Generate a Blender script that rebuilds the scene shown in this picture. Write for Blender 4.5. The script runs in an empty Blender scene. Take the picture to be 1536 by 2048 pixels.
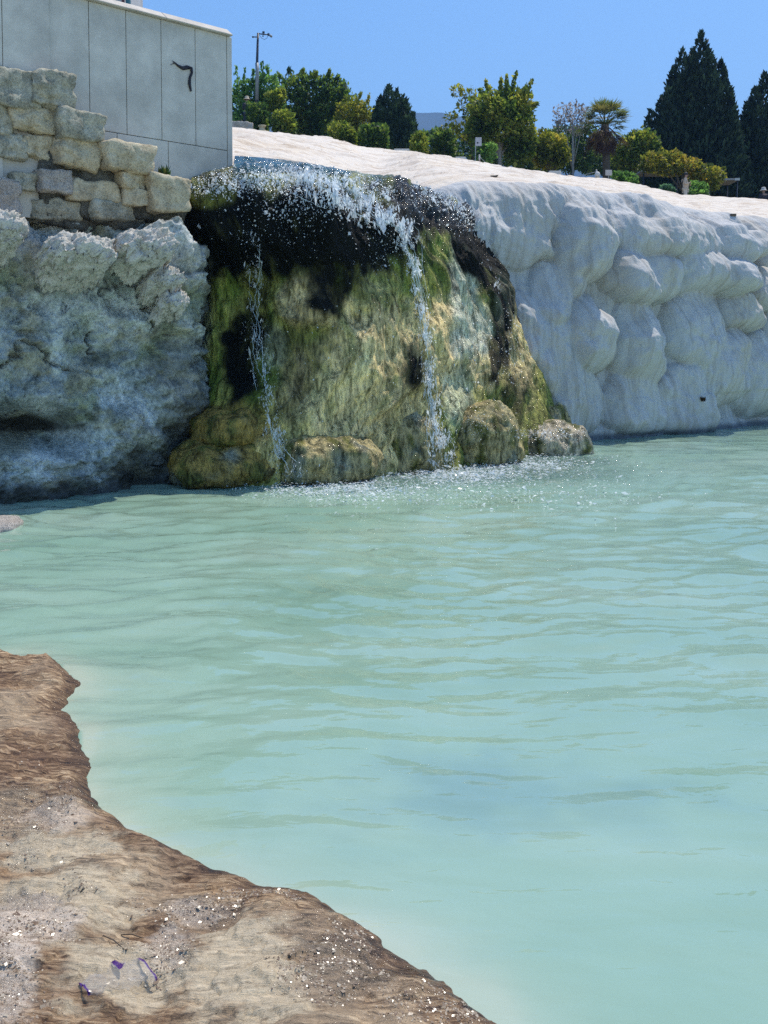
import bpy, math, random
import numpy as np
from mathutils import Vector, Matrix
from mathutils.bvhtree import BVHTree

random.seed(7)
RNG = np.random.default_rng(11)
R = math.radians
SC = bpy.context.scene
COL = SC.collection

# ------------------------------------------------------------------ camera
FPX, PPX, PPY, PITCH, EYE = 2000.0, 768.0, 784.0, R(2.7), 1.6
cam_d = bpy.data.cameras.new('camera')
cam_d.sensor_width = 36.0
cam_d.lens = FPX / 2048.0 * 36.0
cam_d.shift_y = -(1024.0 - PPY) / 2048.0
cam_d.clip_start = 0.1
cam_d.clip_end = 12000.0
cam = bpy.data.objects.new('camera', cam_d)
COL.objects.link(cam)
cam.location = (0, 0, EYE)
cam.rotation_euler = (R(90) - PITCH, 0, 0)
SC.camera = cam

# ------------------------------------------------------------------ sky, sun, exposure
SUN_EL, SUN_AZ = R(65.0), R(41.0)          # azimuth from +Y towards +X
w = bpy.data.worlds.new('World')
SC.world = w
w.use_nodes = True
wt = w.node_tree
bg = wt.nodes['Background']
sky = wt.nodes.new('ShaderNodeTexSky')
sky.sky_type = 'NISHITA'
sky.sun_disc = False
sky.sun_elevation = SUN_EL
sky.sun_rotation = SUN_AZ
sky.altitude = 300
sky.air_density = 1.0
sky.dust_density = 0.8
sky.ozone_density = 2.5
hsv = wt.nodes.new('ShaderNodeHueSaturation'); hsv.inputs['Saturation'].default_value = 1.22
wt.links.new(sky.outputs[0], hsv.inputs['Color']); wt.links.new(hsv.outputs[0], bg.inputs[0])
bg.inputs[1].default_value = 0.135
sl = bpy.data.lights.new('sun', 'SUN')
sl.energy = 3.0
sl.angle = R(0.53)
sl.color = (1.0, 0.93, 0.82)
sun = bpy.data.objects.new('sun', sl)
COL.objects.link(sun)
SUN_DIR = Vector((math.sin(SUN_AZ) * math.cos(SUN_EL), math.cos(SUN_AZ) * math.cos(SUN_EL), math.sin(SUN_EL)))
sun.rotation_euler = SUN_DIR.to_track_quat('Z', 'Y').to_euler()
SC.view_settings.view_transform = 'Standard'
SC.view_settings.look = 'None'
SC.view_settings.gamma = 1.0
SC.view_settings.use_curve_mapping = False
SC.view_settings.exposure = 0.72
SC.render.engine = 'CYCLES'
SC.cycles.use_denoising = False
SC.cycles.max_bounces = 8
SC.cycles.transparent_max_bounces = 12

# ------------------------------------------------------------------ pixel <-> place
CP, SP = math.cos(PITCH), math.sin(PITCH)
def ray(px, py):
    a = (px - PPX) / FPX
    b = (PPY - py) / FPX
    return np.array([a, b * SP + CP, b * CP - SP])
def at(px, py, Y):
    d = ray(px, py)
    return np.array([0, 0, EYE]) + d * (Y / d[1])
def on_water(px, py, z=0.0):
    d = ray(px, py)
    return np.array([0, 0, EYE]) + d * ((z - EYE) / d[2])
def to_px(P):
    P = np.asarray(P, float)
    q = P - np.array([0, 0, EYE])
    f = q[..., 1] * CP - q[..., 2] * SP
    u = q[..., 1] * SP + q[..., 2] * CP
    return PPX + FPX * q[..., 0] / f, PPY - FPX * u / f
def mpp(Y):                       # metres per photo pixel at depth Y
    return Y / FPX

# ------------------------------------------------------------------ noise
_perm = np.random.default_rng(5).permutation(256)
_perm = np.concatenate([_perm, _perm, _perm])
_g = np.random.default_rng(6).normal(size=(256, 3))
_g /= np.linalg.norm(_g, axis=1)[:, None]
def perlin(x, y, z=0.0):
    x, y, z = np.broadcast_arrays(np.asarray(x, float), np.asarray(y, float), np.asarray(z, float))
    xi, yi, zi = np.floor(x).astype(int), np.floor(y).astype(int), np.floor(z).astype(int)
    xf, yf, zf = x - xi, y - yi, z - zi
    u, v, t = [f * f * f * (f * (f * 6 - 15) + 10) for f in (xf, yf, zf)]
    def gr(i, j, k):
        h = _perm[_perm[_perm[(xi + i) & 255] + ((yi + j) & 255)] + ((zi + k) & 255)]
        g = _g[h]
        return g[..., 0] * (xf - i) + g[..., 1] * (yf - j) + g[..., 2] * (zf - k)
    def lp(a, b, s): return a + (b - a) * s
    return 1.6 * lp(lp(lp(gr(0, 0, 0), gr(1, 0, 0), u), lp(gr(0, 1, 0), gr(1, 1, 0), u), v),
                    lp(lp(gr(0, 0, 1), gr(1, 0, 1), u), lp(gr(0, 1, 1), gr(1, 1, 1), u), v), t)
def fbm(x, y, z=0.0, o=4, gain=0.5):
    s, a, f = 0.0, 1.0, 1.0
    for i in range(o):
        s = s + a * perlin(x * f + 17.3 * i, y * f - 9.1 * i, z * f + 4.7 * i)
        a *= gain; f *= 2.03
    return s
def ridged(x, y, z=0.0, o=3):
    s, a, f = 0.0, 1.0, 1.0
    for i in range(o):
        s = s + a * (1 - 2 * np.abs(perlin(x * f + 7.3 * i, y * f, z * f)))
        a *= 0.5; f *= 2.1
    return s
def sstep(a, b, x):
    t = np.clip((np.asarray(x, float) - a) / (b - a), 0, 1)
    return t * t * (3 - 2 * t)
def lerp(a, b, t): return a + (b - a) * t

# ------------------------------------------------------------------ mesh helpers
def tag(o, label=None, cat=None, group=None, kind=None):
    if label: o['label'] = label
    if cat: o['category'] = cat
    if group: o['group'] = group
    if kind: o['kind'] = kind
    return o
def link(name, me, mat=None, parent=None):
    o = bpy.data.objects.new(name, me)
    COL.objects.link(o)
    if mat: me.materials.append(mat)
    if parent: o.parent = parent
    return o
def empty(name, loc, label, cat, group=None, rz=0.0):
    o = bpy.data.objects.new(name, None)
    o.empty_display_size = 0.2
    COL.objects.link(o)
    o.location = loc
    o.rotation_euler = (0, 0, rz)
    return tag(o, label, cat, group)
def mesh(name, V, F, col=None, uv=None, smooth=True):
    V = np.asarray(V, np.float32); F = np.asarray(F, np.int32)
    me = bpy.data.meshes.new(name)
    n, k = F.shape
    me.vertices.add(len(V)); me.vertices.foreach_set('co', V.ravel())
    me.loops.add(n * k); me.loops.foreach_set('vertex_index', F.ravel())
    me.polygons.add(n)
    me.polygons.foreach_set('loop_start', np.arange(0, n * k, k, dtype=np.int32))
    me.polygons.foreach_set('use_smooth', np.full(n, smooth, bool))
    me.update(calc_edges=True)
    if col is not None:
        a = me.color_attributes.new('Col', 'FLOAT_COLOR', 'POINT')
        c = np.ones((len(V), 4), np.float32); c[:, :col.shape[1]] = col
        a.data.foreach_set('color', c.ravel())
    if uv is not None:
        l = me.uv_layers.new(name='UVMap')
        l.data.foreach_set('uv', np.asarray(uv, np.float32)[F.ravel()].ravel())
    me.validate()
    return me
def grid_faces(nu, nv, flip=False):
    i, j = np.meshgrid(np.arange(nu - 1), np.arange(nv - 1), indexing='ij')
    a = i * nv + j
    F = np.stack([a, a + nv, a + nv + 1, a + 1], -1).reshape(-1, 4)
    return F[:, ::-1] if flip else F
def grid_normals(P):
    du = np.gradient(P, axis=0); dv = np.gradient(P, axis=1)
    n = np.cross(du, dv)
    return n / (np.linalg.norm(n, axis=-1, keepdims=True) + 1e-9)
def resample(T, n):
    """Catmull-Rom resample of control array along axis 0 to n samples."""
    T = np.asarray(T, float)
    m = len(T)
    t = np.linspace(0, m - 1, n)
    i = np.minimum(t.astype(int), m - 2); f = (t - i)
    P = np.concatenate([[2 * T[0] - T[1]], T, [2 * T[-1] - T[-2]]])
    sh = (slice(None),) + (None,) * (T.ndim - 1)
    f = f[sh]
    p0, p1, p2, p3 = P[i], P[i + 1], P[i + 2], P[i + 3]
    return 0.5 * ((2 * p1) + (-p0 + p2) * f + (2 * p0 - 5 * p1 + 4 * p2 - p3) * f ** 2 + (-p0 + 3 * p1 - 3 * p2 + p3) * f ** 3)
def arc_resample(T, n):
    D = resample(T, 2000)
    s = np.concatenate([[0], np.cumsum(np.linalg.norm(np.diff(D, axis=0), axis=1))])
    q = np.linspace(0, s[-1], n)
    return np.stack([np.interp(q, s, D[:, k]) for k in range(D.shape[1])], 1), q

class MB:
    """collects plain shapes into one mesh"""
    def __init__(s): s.V, s.F = [], []
    def add(s, V, F):
        b = len(s.V); s.V += [tuple(v) for v in V]; s.F += [tuple(b + i for i in f) for f in F]
    def box(s, lo, hi, M=None):
        V = [Vector((x, y, z)) for x in (lo[0], hi[0]) for y in (lo[1], hi[1]) for z in (lo[2], hi[2])]
        if M: V = [M @ v for v in V]
        s.add(V, [(0, 1, 3, 2), (4, 6, 7, 5), (0, 4, 5, 1), (2, 3, 7, 6), (0, 2, 6, 4), (1, 5, 7, 3)])
    def tube(s, pts, rad, n=8, cap=True):
        pts = [Vector(p) for p in pts]
        if not hasattr(rad, '__len__'): rad = [rad] * len(pts)
        V, F = [], []
        for i, p in enumerate(pts):
            t = (pts[min(i + 1, len(pts) - 1)] - pts[max(i - 1, 0)]).normalized()
            a = t.cross(Vector((0.31, 0.95, 0.11)))
            if a.length < 1e-3: a = t.cross(Vector((1, 0, 0)))
            a.normalize(); b = t.cross(a)
            for k in range(n):
                q = 2 * math.pi * k / n
                V.append(p + (a * math.cos(q) + b * math.sin(q)) * rad[i])
        for i in range(len(pts) - 1):
            for k in range(n):
                F.append((i * n + k, i * n + (k + 1) % n, (i + 1) * n + (k + 1) % n, (i + 1) * n + k))
        if cap:
            F.append(tuple(range(n))[::-1]); F.append(tuple((len(pts) - 1) * n + k for k in range(n)))
        s.add(V, F)
    def lathe(s, prof, n=16, c=(0, 0, 0)):
        V, F = [], []
        for r, z in prof:
            for k in range(n):
                q = 2 * math.pi * k / n
                V.append((c[0] + r * math.cos(q), c[1] + r * math.sin(q), c[2] + z))
        for i in range(len(prof) - 1):
            for k in range(n):
                F.append((i * n + k, i * n + (k + 1) % n, (i + 1) * n + (k + 1) % n, (i + 1) * n + k))
        s.add(V, F)
    def build(s, name, mat, parent=None, smooth=False, bevel=0.0):
        me = bpy.data.meshes.new(name)
        me.from_pydata(s.V, [], s.F)
        me.polygons.foreach_set('use_smooth', [smooth] * len(me.polygons))
        me.update()
        o = link(name, me, mat, parent)
        if bevel:
            b = o.modifiers.new('bevel', 'BEVEL'); b.width = bevel; b.segments = 2
        return o

# ------------------------------------------------------------------ material helpers
class NT:
    def __init__(s, name):
        s.m = bpy.data.materials.new(name); s.m.use_nodes = True
        s.t = s.m.node_tree; s.n = s.t.nodes; s.L = s.t.links
        s.b = s.n['Principled BSDF']; s.out = s.n['Material Output']
    def new(s, ty, **kw):
        n = s.n.new(ty)
        for k, v in kw.items(): setattr(n, k, v)
        return n
    def put(s, sock, v):
        if isinstance(v, (int, float)): sock.default_value = v
        elif isinstance(v, (tuple, list)): sock.default_value = tuple(v) + ((1,) if len(v) == 3 and sock.type == 'RGBA' else ())
        else: s.L.new(v, sock)
    def coord(s, kind='Object', scale=(1, 1, 1), rot=(0, 0, 0)):
        c = s.new('ShaderNodeTexCoord'); m = s.new('ShaderNodeMapping')
        m.inputs['Scale'].default_value = scale; m.inputs['Rotation'].default_value = rot
        s.L.new(c.outputs[kind], m.inputs['Vector'])
        return m.outputs[0]
    def noise(s, vec, scale, detail=6, rough=0.6, dist=0.0):
        n = s.new('ShaderNodeTexNoise')
        n.inputs['Scale'].default_value = scale; n.inputs['Detail'].default_value = detail
        n.inputs['Roughness'].default_value = rough; n.inputs['Distortion'].default_value = dist
        s.L.new(vec, n.inputs['Vector'])
        return n.outputs['Fac']
    def voro(s, vec, scale, feature='F1', out='Distance'):
        n = s.new('ShaderNodeTexVoronoi', feature=feature)
        n.inputs['Scale'].default_value = scale
        s.L.new(vec, n.inputs['Vector'])
        return n.outputs[out]
    def ramp(s, fac, stops):
        n = s.new('ShaderNodeValToRGB')
        e = n.color_ramp.elements
        while len(e) < len(stops): e.new(0.5)
        for i, (p, c) in enumerate(stops):
            e[i].position = p
            e[i].color = (c, c, c, 1) if isinstance(c, (int, float)) else tuple(c) + (1,)
        s.put(n.inputs['Fac'], fac)
        return n.outputs['Color']
    def mix(s, a, b, fac, mode='MIX'):
        n = s.new('ShaderNodeMix', data_type='RGBA', blend_type=mode)
        s.put(n.inputs[0], fac); s.put(n.inputs[6], a); s.put(n.inputs[7], b)
        return n.outputs[2]
    def math(s, op, a, b=0.0):
        n = s.new('ShaderNodeMath', operation=op)
        s.put(n.inputs[0], a); s.put(n.inputs[1], b)
        return n.outputs[0]
    def attr(s, name='Col', out='Color'):
        n = s.new('ShaderNodeAttribute', attribute_name=name)
        return n.outputs[out]
    def bump(s, h, strength, dist, prev=None):
        n = s.new('ShaderNodeBump')
        s.put(n.inputs['Strength'], strength); n.inputs['Distance'].default_value = dist
        s.put(n.inputs['Height'], h)
        if prev is not None: s.L.new(prev, n.inputs['Normal'])
        return n.outputs[0]
    def set(s, **kw):
        for k, v in kw.items(): s.put(s.b.inputs[k.replace('_', ' ')], v)
        return s
def plain(name, col, rough=0.7, var=0.25, scale=3.0, bump=0.15, metal=0.0):
    t = NT(name); v = t.coord()
    n = t.noise(v, scale, 7, 0.65)
    c2 = tuple(c * (1 - var) for c in col); c3 = tuple(min(1, c * (1 + var)) for c in col)
    t.set(Base_Color=t.ramp(n, [(0.3, c2), (0.7, c3)]), Roughness=rough, Metallic=metal)
    if bump: t.set(Normal=t.bump(t.noise(v, scale * 9, 6, 0.7), bump, 0.02))
    return t.m

# travertine: white calcite, faint warm and grey staining, fine flow lines down the surface (UV: u along cliff, v along flow)
def m_travertine(name, terrace=False):
    t = NT(name)
    uv = t.coord('UV', (1, 1, 1))
    o = t.coord('Object')
    big = t.noise(o, 0.55, 5, 0.6)
    c = t.ramp(big, [(0.30, (0.56, 0.52, 0.49)), (0.5, (0.70, 0.68, 0.66)), (0.72, (0.62, 0.64, 0.66))]) if terrace else t.ramp(big, [(0.30, (0.33, 0.325, 0.30)), (0.5, (0.46, 0.465, 0.445)), (0.72, (0.37, 0.405, 0.42))])  # cliff copy darker than the terrace: shade on the face put into colour
    st = t.noise(t.coord('UV', (9, 0.5, 1) if not terrace else (0.7, 2.6, 1), (0, 0, R(-9))), 1.0, 7, 0.68, 0.5)
    c = t.mix(c, t.ramp(st, [(0.38, (0.42, 0.33, 0.26)), (0.52, (0.78, 0.74, 0.71))]), 0.62 if terrace else 0.28)
    c = t.mix(c, t.attr(), 1.0, 'MULTIPLY')
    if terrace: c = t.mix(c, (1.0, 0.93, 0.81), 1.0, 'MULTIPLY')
    fine = t.noise(t.coord('UV', (60, 5, 1)), 1.0, 5, 0.65, 0.6)
    gr = t.noise(o, 30, 6, 0.75)
    n1 = t.bump(fine, 0.35, 0.025)
    n2 = t.bump(gr, 0.6, 0.025, n1)
    if terrace:
        w = t.noise(t.coord('UV', (0.8, 2.4, 1), (0, 0, R(-9))), 1.0, 6, 0.6, 0.6)
        n2 = t.bump(w, 0.4, 0.16, n2)
    t.set(Base_Color=c, Roughness=0.78, Normal=n2)
    t.b.inputs['Specular IOR Level'].default_value = 0.25
    return t.m
M = {}
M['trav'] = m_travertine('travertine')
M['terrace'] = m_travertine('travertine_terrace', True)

def m_rock(name, c_lo, c_mid, c_hi, scale=2.0, rough=0.8, bump=0.8, stretch=(1, 1, 1), use_attr=True, wet=0.0):
    t = NT(name)
    o = t.coord('Object', stretch)
    a = t.noise(o, scale, 8, 0.68, 0.4)
    c = t.ramp(a, [(0.36, c_lo), (0.5, c_mid), (0.63, c_hi)])
    sp = t.noise(o, scale * 9, 6, 0.75)
    c = t.mix(c, t.ramp(sp, [(0.35, tuple(k * 0.25 for k in c_lo)), (0.5, c_mid), (0.7, c_hi)]), 0.5)
    if use_attr: c = t.mix(c, t.attr(), 1.0, 'MULTIPLY')
    n1 = t.bump(a, bump, 0.12)
    n2 = t.bump(sp, bump, 0.04, n1)
    n3 = t.bump(t.noise(o, scale * 30, 4, 0.7), bump * 0.7, 0.012, n2)
    t.set(Base_Color=c, Roughness=rough, Normal=n3)
    if wet: t.b.inputs['Coat Weight'].default_value = wet; t.b.inputs['Coat Roughness'].default_value = 0.12; t.L.new(n3, t.b.inputs['Coat Normal'])
    return t.m
M['rock'] = m_rock('weathered_rock', (0.09, 0.11, 0.10), (0.37, 0.40, 0.385), (0.74, 0.75, 0.71), 2.4, bump=0.6)
M['stone'] = m_rock('old_limestone', (0.22, 0.17, 0.10), (0.54, 0.45, 0.29), (0.74, 0.65, 0.46), 5.0, bump=0.4, use_attr=False)
M['stone_grey'] = m_rock('lichen_limestone', (0.08, 0.08, 0.06), (0.40, 0.37, 0.27), (0.68, 0.64, 0.50), 5.0, bump=0.45, use_attr=False)
M['stone_pale'] = m_rock('pale_limestone', (0.34, 0.29, 0.24), (0.56, 0.50, 0.43), (0.66, 0.61, 0.54), 4.0, bump=0.8, use_attr=False)

# cascade: algae colours come from the colour attribute, alpha-like wetness in 'Wet'
def m_cascade(name):
    t = NT(name)
    st = t.coord('Object', (1, 1, 0.28))
    o = t.coord('Object')
    a = t.noise(st, 11, 8, 0.72, 0.5)
    b = t.noise(st, 34, 6, 0.7)
    c = t.mix(t.attr(), t.ramp(a, [(0.38, (0.10, 0.11, 0.06)), (0.52, (1.0, 1.0, 1.0)), (0.68, (1.9, 1.75, 1.4))]), 0.85, 'MULTIPLY')
    c = t.mix(c, t.ramp(b, [(0.36, (0.30, 0.33, 0.18)), (0.50, (1.1, 1.1, 1.05)), (0.62, (1.4, 1.35, 1.25))]), 0.7, 'MULTIPLY')
    n1 = t.bump(a, 0.8, 0.10)
    n2 = t.bump(b, 0.8, 0.03, n1)
    n3 = t.bump(t.noise(o, 70, 4, 0.7), 0.6, 0.012, n2)
    t.set(Base_Color=c, Roughness=0.62, Normal=n3)
    t.b.inputs['Specular IOR Level'].default_value = 0.15
    wet = t.attr('Wet', 'Fac')
    t.put(t.b.inputs['Coat Weight'], wet)
    t.b.inputs['Coat Roughness'].default_value = 0.10
    t.b.inputs['Coat IOR'].default_value = 1.33
    t.L.new(n3, t.b.inputs['Coat Normal'])
    return t.m
M['cascade'] = m_cascade('algae_cascade')

# ------------------------------------------------------------------ pool water
def m_water():
    t = NT('milky_pool_water')
    o = t.coord('Object')
    cl = t.noise(t.coord('Object', (0.55, 0.9, 1)), 1.0, 4, 0.55, 0.3)
    c = t.ramp(cl, [(0.30, (0.225, 0.365, 0.27)), (0.52, (0.27, 0.41, 0.31)), (0.72, (0.315, 0.44, 0.34))])
    sh = t.attr('Col')
    sep = t.new('ShaderNodeSeparateColor'); t.L.new(sh, sep.inputs[0])
    c = t.mix(c, (0.46, 0.50, 0.38), sep.outputs[0])        # shallow pale rim
    c = t.mix(c, (0.13, 0.25, 0.27), t.math('MULTIPLY', sep.outputs[1], 0.45))   # darker patches of the bottom
    rip = t.noise(t.coord('Object', (3.5, 8.0, 1)), 1.0, 3, 0.5, 0.4)
    n0 = t.bump(rip, 0.30, 0.025)
    ch = t.noise(t.coord('Object', (9, 15, 9)), 1.0, 5, 0.65, 0.8)
    n1 = t.bump(ch, t.math('MULTIPLY', sep.outputs[2], 1.0), 0.20, n0)
    t.set(Base_Color=c, Roughness=0.02, Normal=n1, IOR=1.40)
    t.b.inputs['Specular IOR Level'].default_value = 0.9
    return t.m
M['water'] = m_water()

# shoreline of the near ledge, photo outline dropped on the water plane
LEDGE_PX = [(-420, 1296), (-200, 1302), (0, 1308), (60, 1322), (118, 1326), (160, 1366), (120, 1418), (170, 1470), (186, 1550),
            (186, 1612), (268, 1664), (400, 1722), (500, 1764), (606, 1786), (700, 1832), (830, 1936), (1000, 2052), (1250, 2230), (1500, 2500)]
LEDGE = np.array([on_water(*p)[:2] for p in LEDGE_PX])
LEDGE_POLY = np.concatenate([LEDGE, [[1.6, -3.0], [-9.0, -3.0], [-9.0, LEDGE[0, 1]]]])
def seg_dist(P, A, B):
    d = B - A
    t = np.clip(((P - A) @ d) / (d @ d), 0, 1)
    return np.linalg.norm(P - (A + t[:, None] * d), axis=1)
def poly_sd(P, poly, open_pts=None):
    """signed distance, positive inside poly; distance only to the open polyline"""
    pts = poly if open_pts is None else open_pts
    D = np.full(len(P), 1e9)
    rng = range(len(pts) - 1)
    for i in rng: D = np.minimum(D, seg_dist(P, pts[i], pts[i + 1]))
    ins = np.zeros(len(P), bool)
    n = len(poly)
    for i in range(n):
        a, b = poly[i], poly[(i + 1) % n]
        c = (a[1] > P[:, 1]) != (b[1] > P[:, 1])
        xx = (b[0] - a[0]) * (P[:, 1] - a[1]) / (b[1] - a[1] + 1e-12) + a[0]
        ins ^= c & (P[:, 0] < xx)
    return np.where(ins, D, -D)

FALL = np.array([0.75, 12.9])
def build_water():
    nY, nk = 760, 460
    Y = np.geomspace(1.0, 75.0, nY)
    k = np.sinh(np.linspace(-2.2, 2.2, nk)) / np.sinh(2.2) * 1.6
    K, YY = np.meshgrid(k, Y, indexing='ij')
    X = K * YY
    r = np.hypot(X - FALL[0], YY - FALL[1])
    wx = X + 0.35 * fbm(X * 0.5, YY * 0.5, 3.1, 2)
    wy = YY + 0.35 * fbm(X * 0.5, YY * 0.5, 8.3, 2)
    rr = np.hypot(wx - FALL[0], wy - FALL[1])
    amp = 0.0085 * np.exp(-r / 4.0) + 0.0010
    h = amp * np.sin(2 * np.pi * rr / 0.42 + 3 * fbm(X * .8, YY * .8, 1.0, 2))
    h += 0.8 * amp * np.sin(2 * np.pi * rr / 0.27 + 4 * fbm(X * .9, YY * .9, 5.0, 2) + 1.0)
    calm = np.exp(-np.maximum(0, r - 5.0) / 2.6)
    h += (0.004 + 0.014 * calm) * fbm(X * 0.85 + 3, YY * 2.3, 0.3, 3, 0.45)
    h += 0.008 * fbm(X * 0.45 - 3, YY * 0.8, 2.3, 2) + (0.007 + 0.024 * sstep(3.0, 6.0, YY) * sstep(16, 8, YY)) * fbm(wx * 1.2, wy * 3.4, 14.0, 4, 0.5)
    P2 = np.stack([X.ravel(), YY.ravel()], 1)
    sd = poly_sd(P2, LEDGE_POLY, LEDGE).reshape(X.shape)
    wob = 0.12 * fbm(X * 2.2, YY * 2.2, 4.0, 3)
    shal = np.exp(-np.maximum(0, -sd + wob) / 0.13) * 0.8 * (sd < 0.02)
    shal *= 0.55 + 0.45 * sstep(0.9, -0.4, X - 0.0) 
    # pale shelf at the far left shore
    d2 = np.hypot((X + 4.1) / 1.0, (YY - 9.6) / 0.9)
    shal = np.maximum(shal, 0.75 * sstep(1.0, 0.1, d2 + 0.5 * fbm(X * 1.5, YY * 3, 6.0, 3)))
    pb = on_water(960, 1590)
    dark = sstep(0.55, 0.0, np.hypot((X - pb[0]) / 1.5, (YY - pb[1]) / 0.9) + 0.25 * fbm(X * 3, YY * 3, 1.5, 3))
    pc = on_water(1500, 1980)
    # choppy water where the falls land
    chop = sstep(2.6, 0.2, np.hypot((X - 0.9) / 1.5, (YY - 12.7) / 1.0)) + 0.5 * sstep(2.0, 0.3, np.hypot((X + 0.9) / 1.0, (YY - 11.2) / 0.7)) \
        + 0.6 * sstep(1.6, .2, np.hypot((X - 2.3) / 1.2, (YY - 14.2) / 0.9))
    chop = np.clip(chop, 0, 1) + 0.10 * np.exp(-np.maximum(0, r - 2) / 3.0)
    h += 0.012 * np.clip(chop, 0, 1) * fbm(X * 4, YY * 4, 1.2, 3)
    V = np.stack([X, YY, h], -1).reshape(-1, 3)
    col = np.stack([shal, dark, np.clip(chop, 0, 1)], -1).reshape(-1, 3)
    o = link('pool_water', mesh('pool_water', V, grid_faces(nk, nY), col), M['water'])
    tag(o, 'milky turquoise spring water of the pool', kind='structure')
build_water()

# ------------------------------------------------------------------ near rock ledge
def m_ledge():
    t = NT('wet_brown_travertine')
    o = t.coord('Object')
    sep = t.new('ShaderNodeSeparateColor'); t.L.new(t.attr(), sep.inputs[0])
    fl = t.noise(t.coord('Object', (9, 46, 20), (0, 0, R(14))), 1.0, 7, 0.72, 1.2)   # matted fibres lying along the flow
    sp = t.noise(o, 60, 6, 0.75)
    brown = t.ramp(fl, [(0.35, (0.025, 0.012, 0.006)), (0.44, (0.13, 0.078, 0.040)), (0.53, (0.30, 0.21, 0.12)), (0.64, (0.52, 0.42, 0.28))])
    br2 = t.ramp(t.noise(o, 3.5, 5, 0.65), [(0.35, (0.55, 0.45, 0.42)), (0.65, (1.25, 1.2, 1.15))])
    brown = t.mix(brown, br2, 1.0, 'MULTIPLY')
    sand = t.ramp(sp, [(0.34, (0.20, 0.15, 0.095)), (0.43, (0.46, 0.39, 0.27)), (0.65, (0.58, 0.50, 0.37))])
    sand = t.mix(sand, t.ramp(fl, [(0.37, (0.10, 0.065, 0.035)), (0.45, (0.52, 0.44, 0.31))]), 0.5)
    pale = t.ramp(sp, [(0.3, (0.40, 0.32, 0.25)), (0.6, (0.66, 0.57, 0.47))])
    c = t.mix(brown, sand, sep.outputs[0])
    c = t.mix(c, pale, sep.outputs[1])
    c = t.mix(c, (1.24, 1.18, 1.10), 1.0, 'MULTIPLY')
    c = t.mix(c, (0.42, 0.36, 0.30), t.attr('Edge', 'Fac'), 'MULTIPLY')
    n1 = t.bump(fl, 0.8, 0.022)
    n2 = t.bump(sp, 0.7, 0.006, n1)
    n3 = t.bump(t.noise(o, 110, 4, 0.7), sep.outputs[2], 0.020, n2)
    t.set(Base_Color=c, Roughness=t.ramp(sep.outputs[2], [(0.2, 0.75), (0.8, 0.35)]), Normal=n3)
    t.put(t.b.inputs['Coat Weight'], t.math('MULTIPLY', sep.outputs[2], 0.6))
    t.b.inputs['Coat Roughness'].default_value = 0.10
    t.b.inputs['Coat IOR'].default_value = 1.4
    t.L.new(n3, t.b.inputs['Coat Normal'])
    return t.m
M['ledge'] = m_ledge()
def ledge_fields(X, Y):
    P2 = np.stack([X.ravel(), Y.ravel()], 1)
    sd = poly_sd(P2, LEDGE_POLY, LEDGE).reshape(X.shape)
    sd = sd + 0.035 * fbm(X * 5, Y * 5, 2.2, 4)
    return sd
def ledge_height(X, Y):
    sd = ledge_fields(X, Y)
    up = sstep(-0.02, 0.12, sd)
    h = -0.45 * sstep(0.02, -0.7, sd) - 0.05 * sstep(0.03, -0.06, sd) + 0.012 + 0.045 * up
    terr = fbm(X * 2.2 + 1, Y * 2.6, 0.7, 4)
    plates = np.floor(terr * 4 + 0.6 * fbm(X * 9, Y * 9, 3.3, 3)) / 4      # layered flakes with broken edges
    h += up * (0.030 * terr + 0.030 * plates + 0.007 * fbm(X * 8, Y * 12, 1.1, 4, 0.5) + 0.004 * ridged(X * 16, Y * 30, 0.4, 3))
    return h, sd
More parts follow.
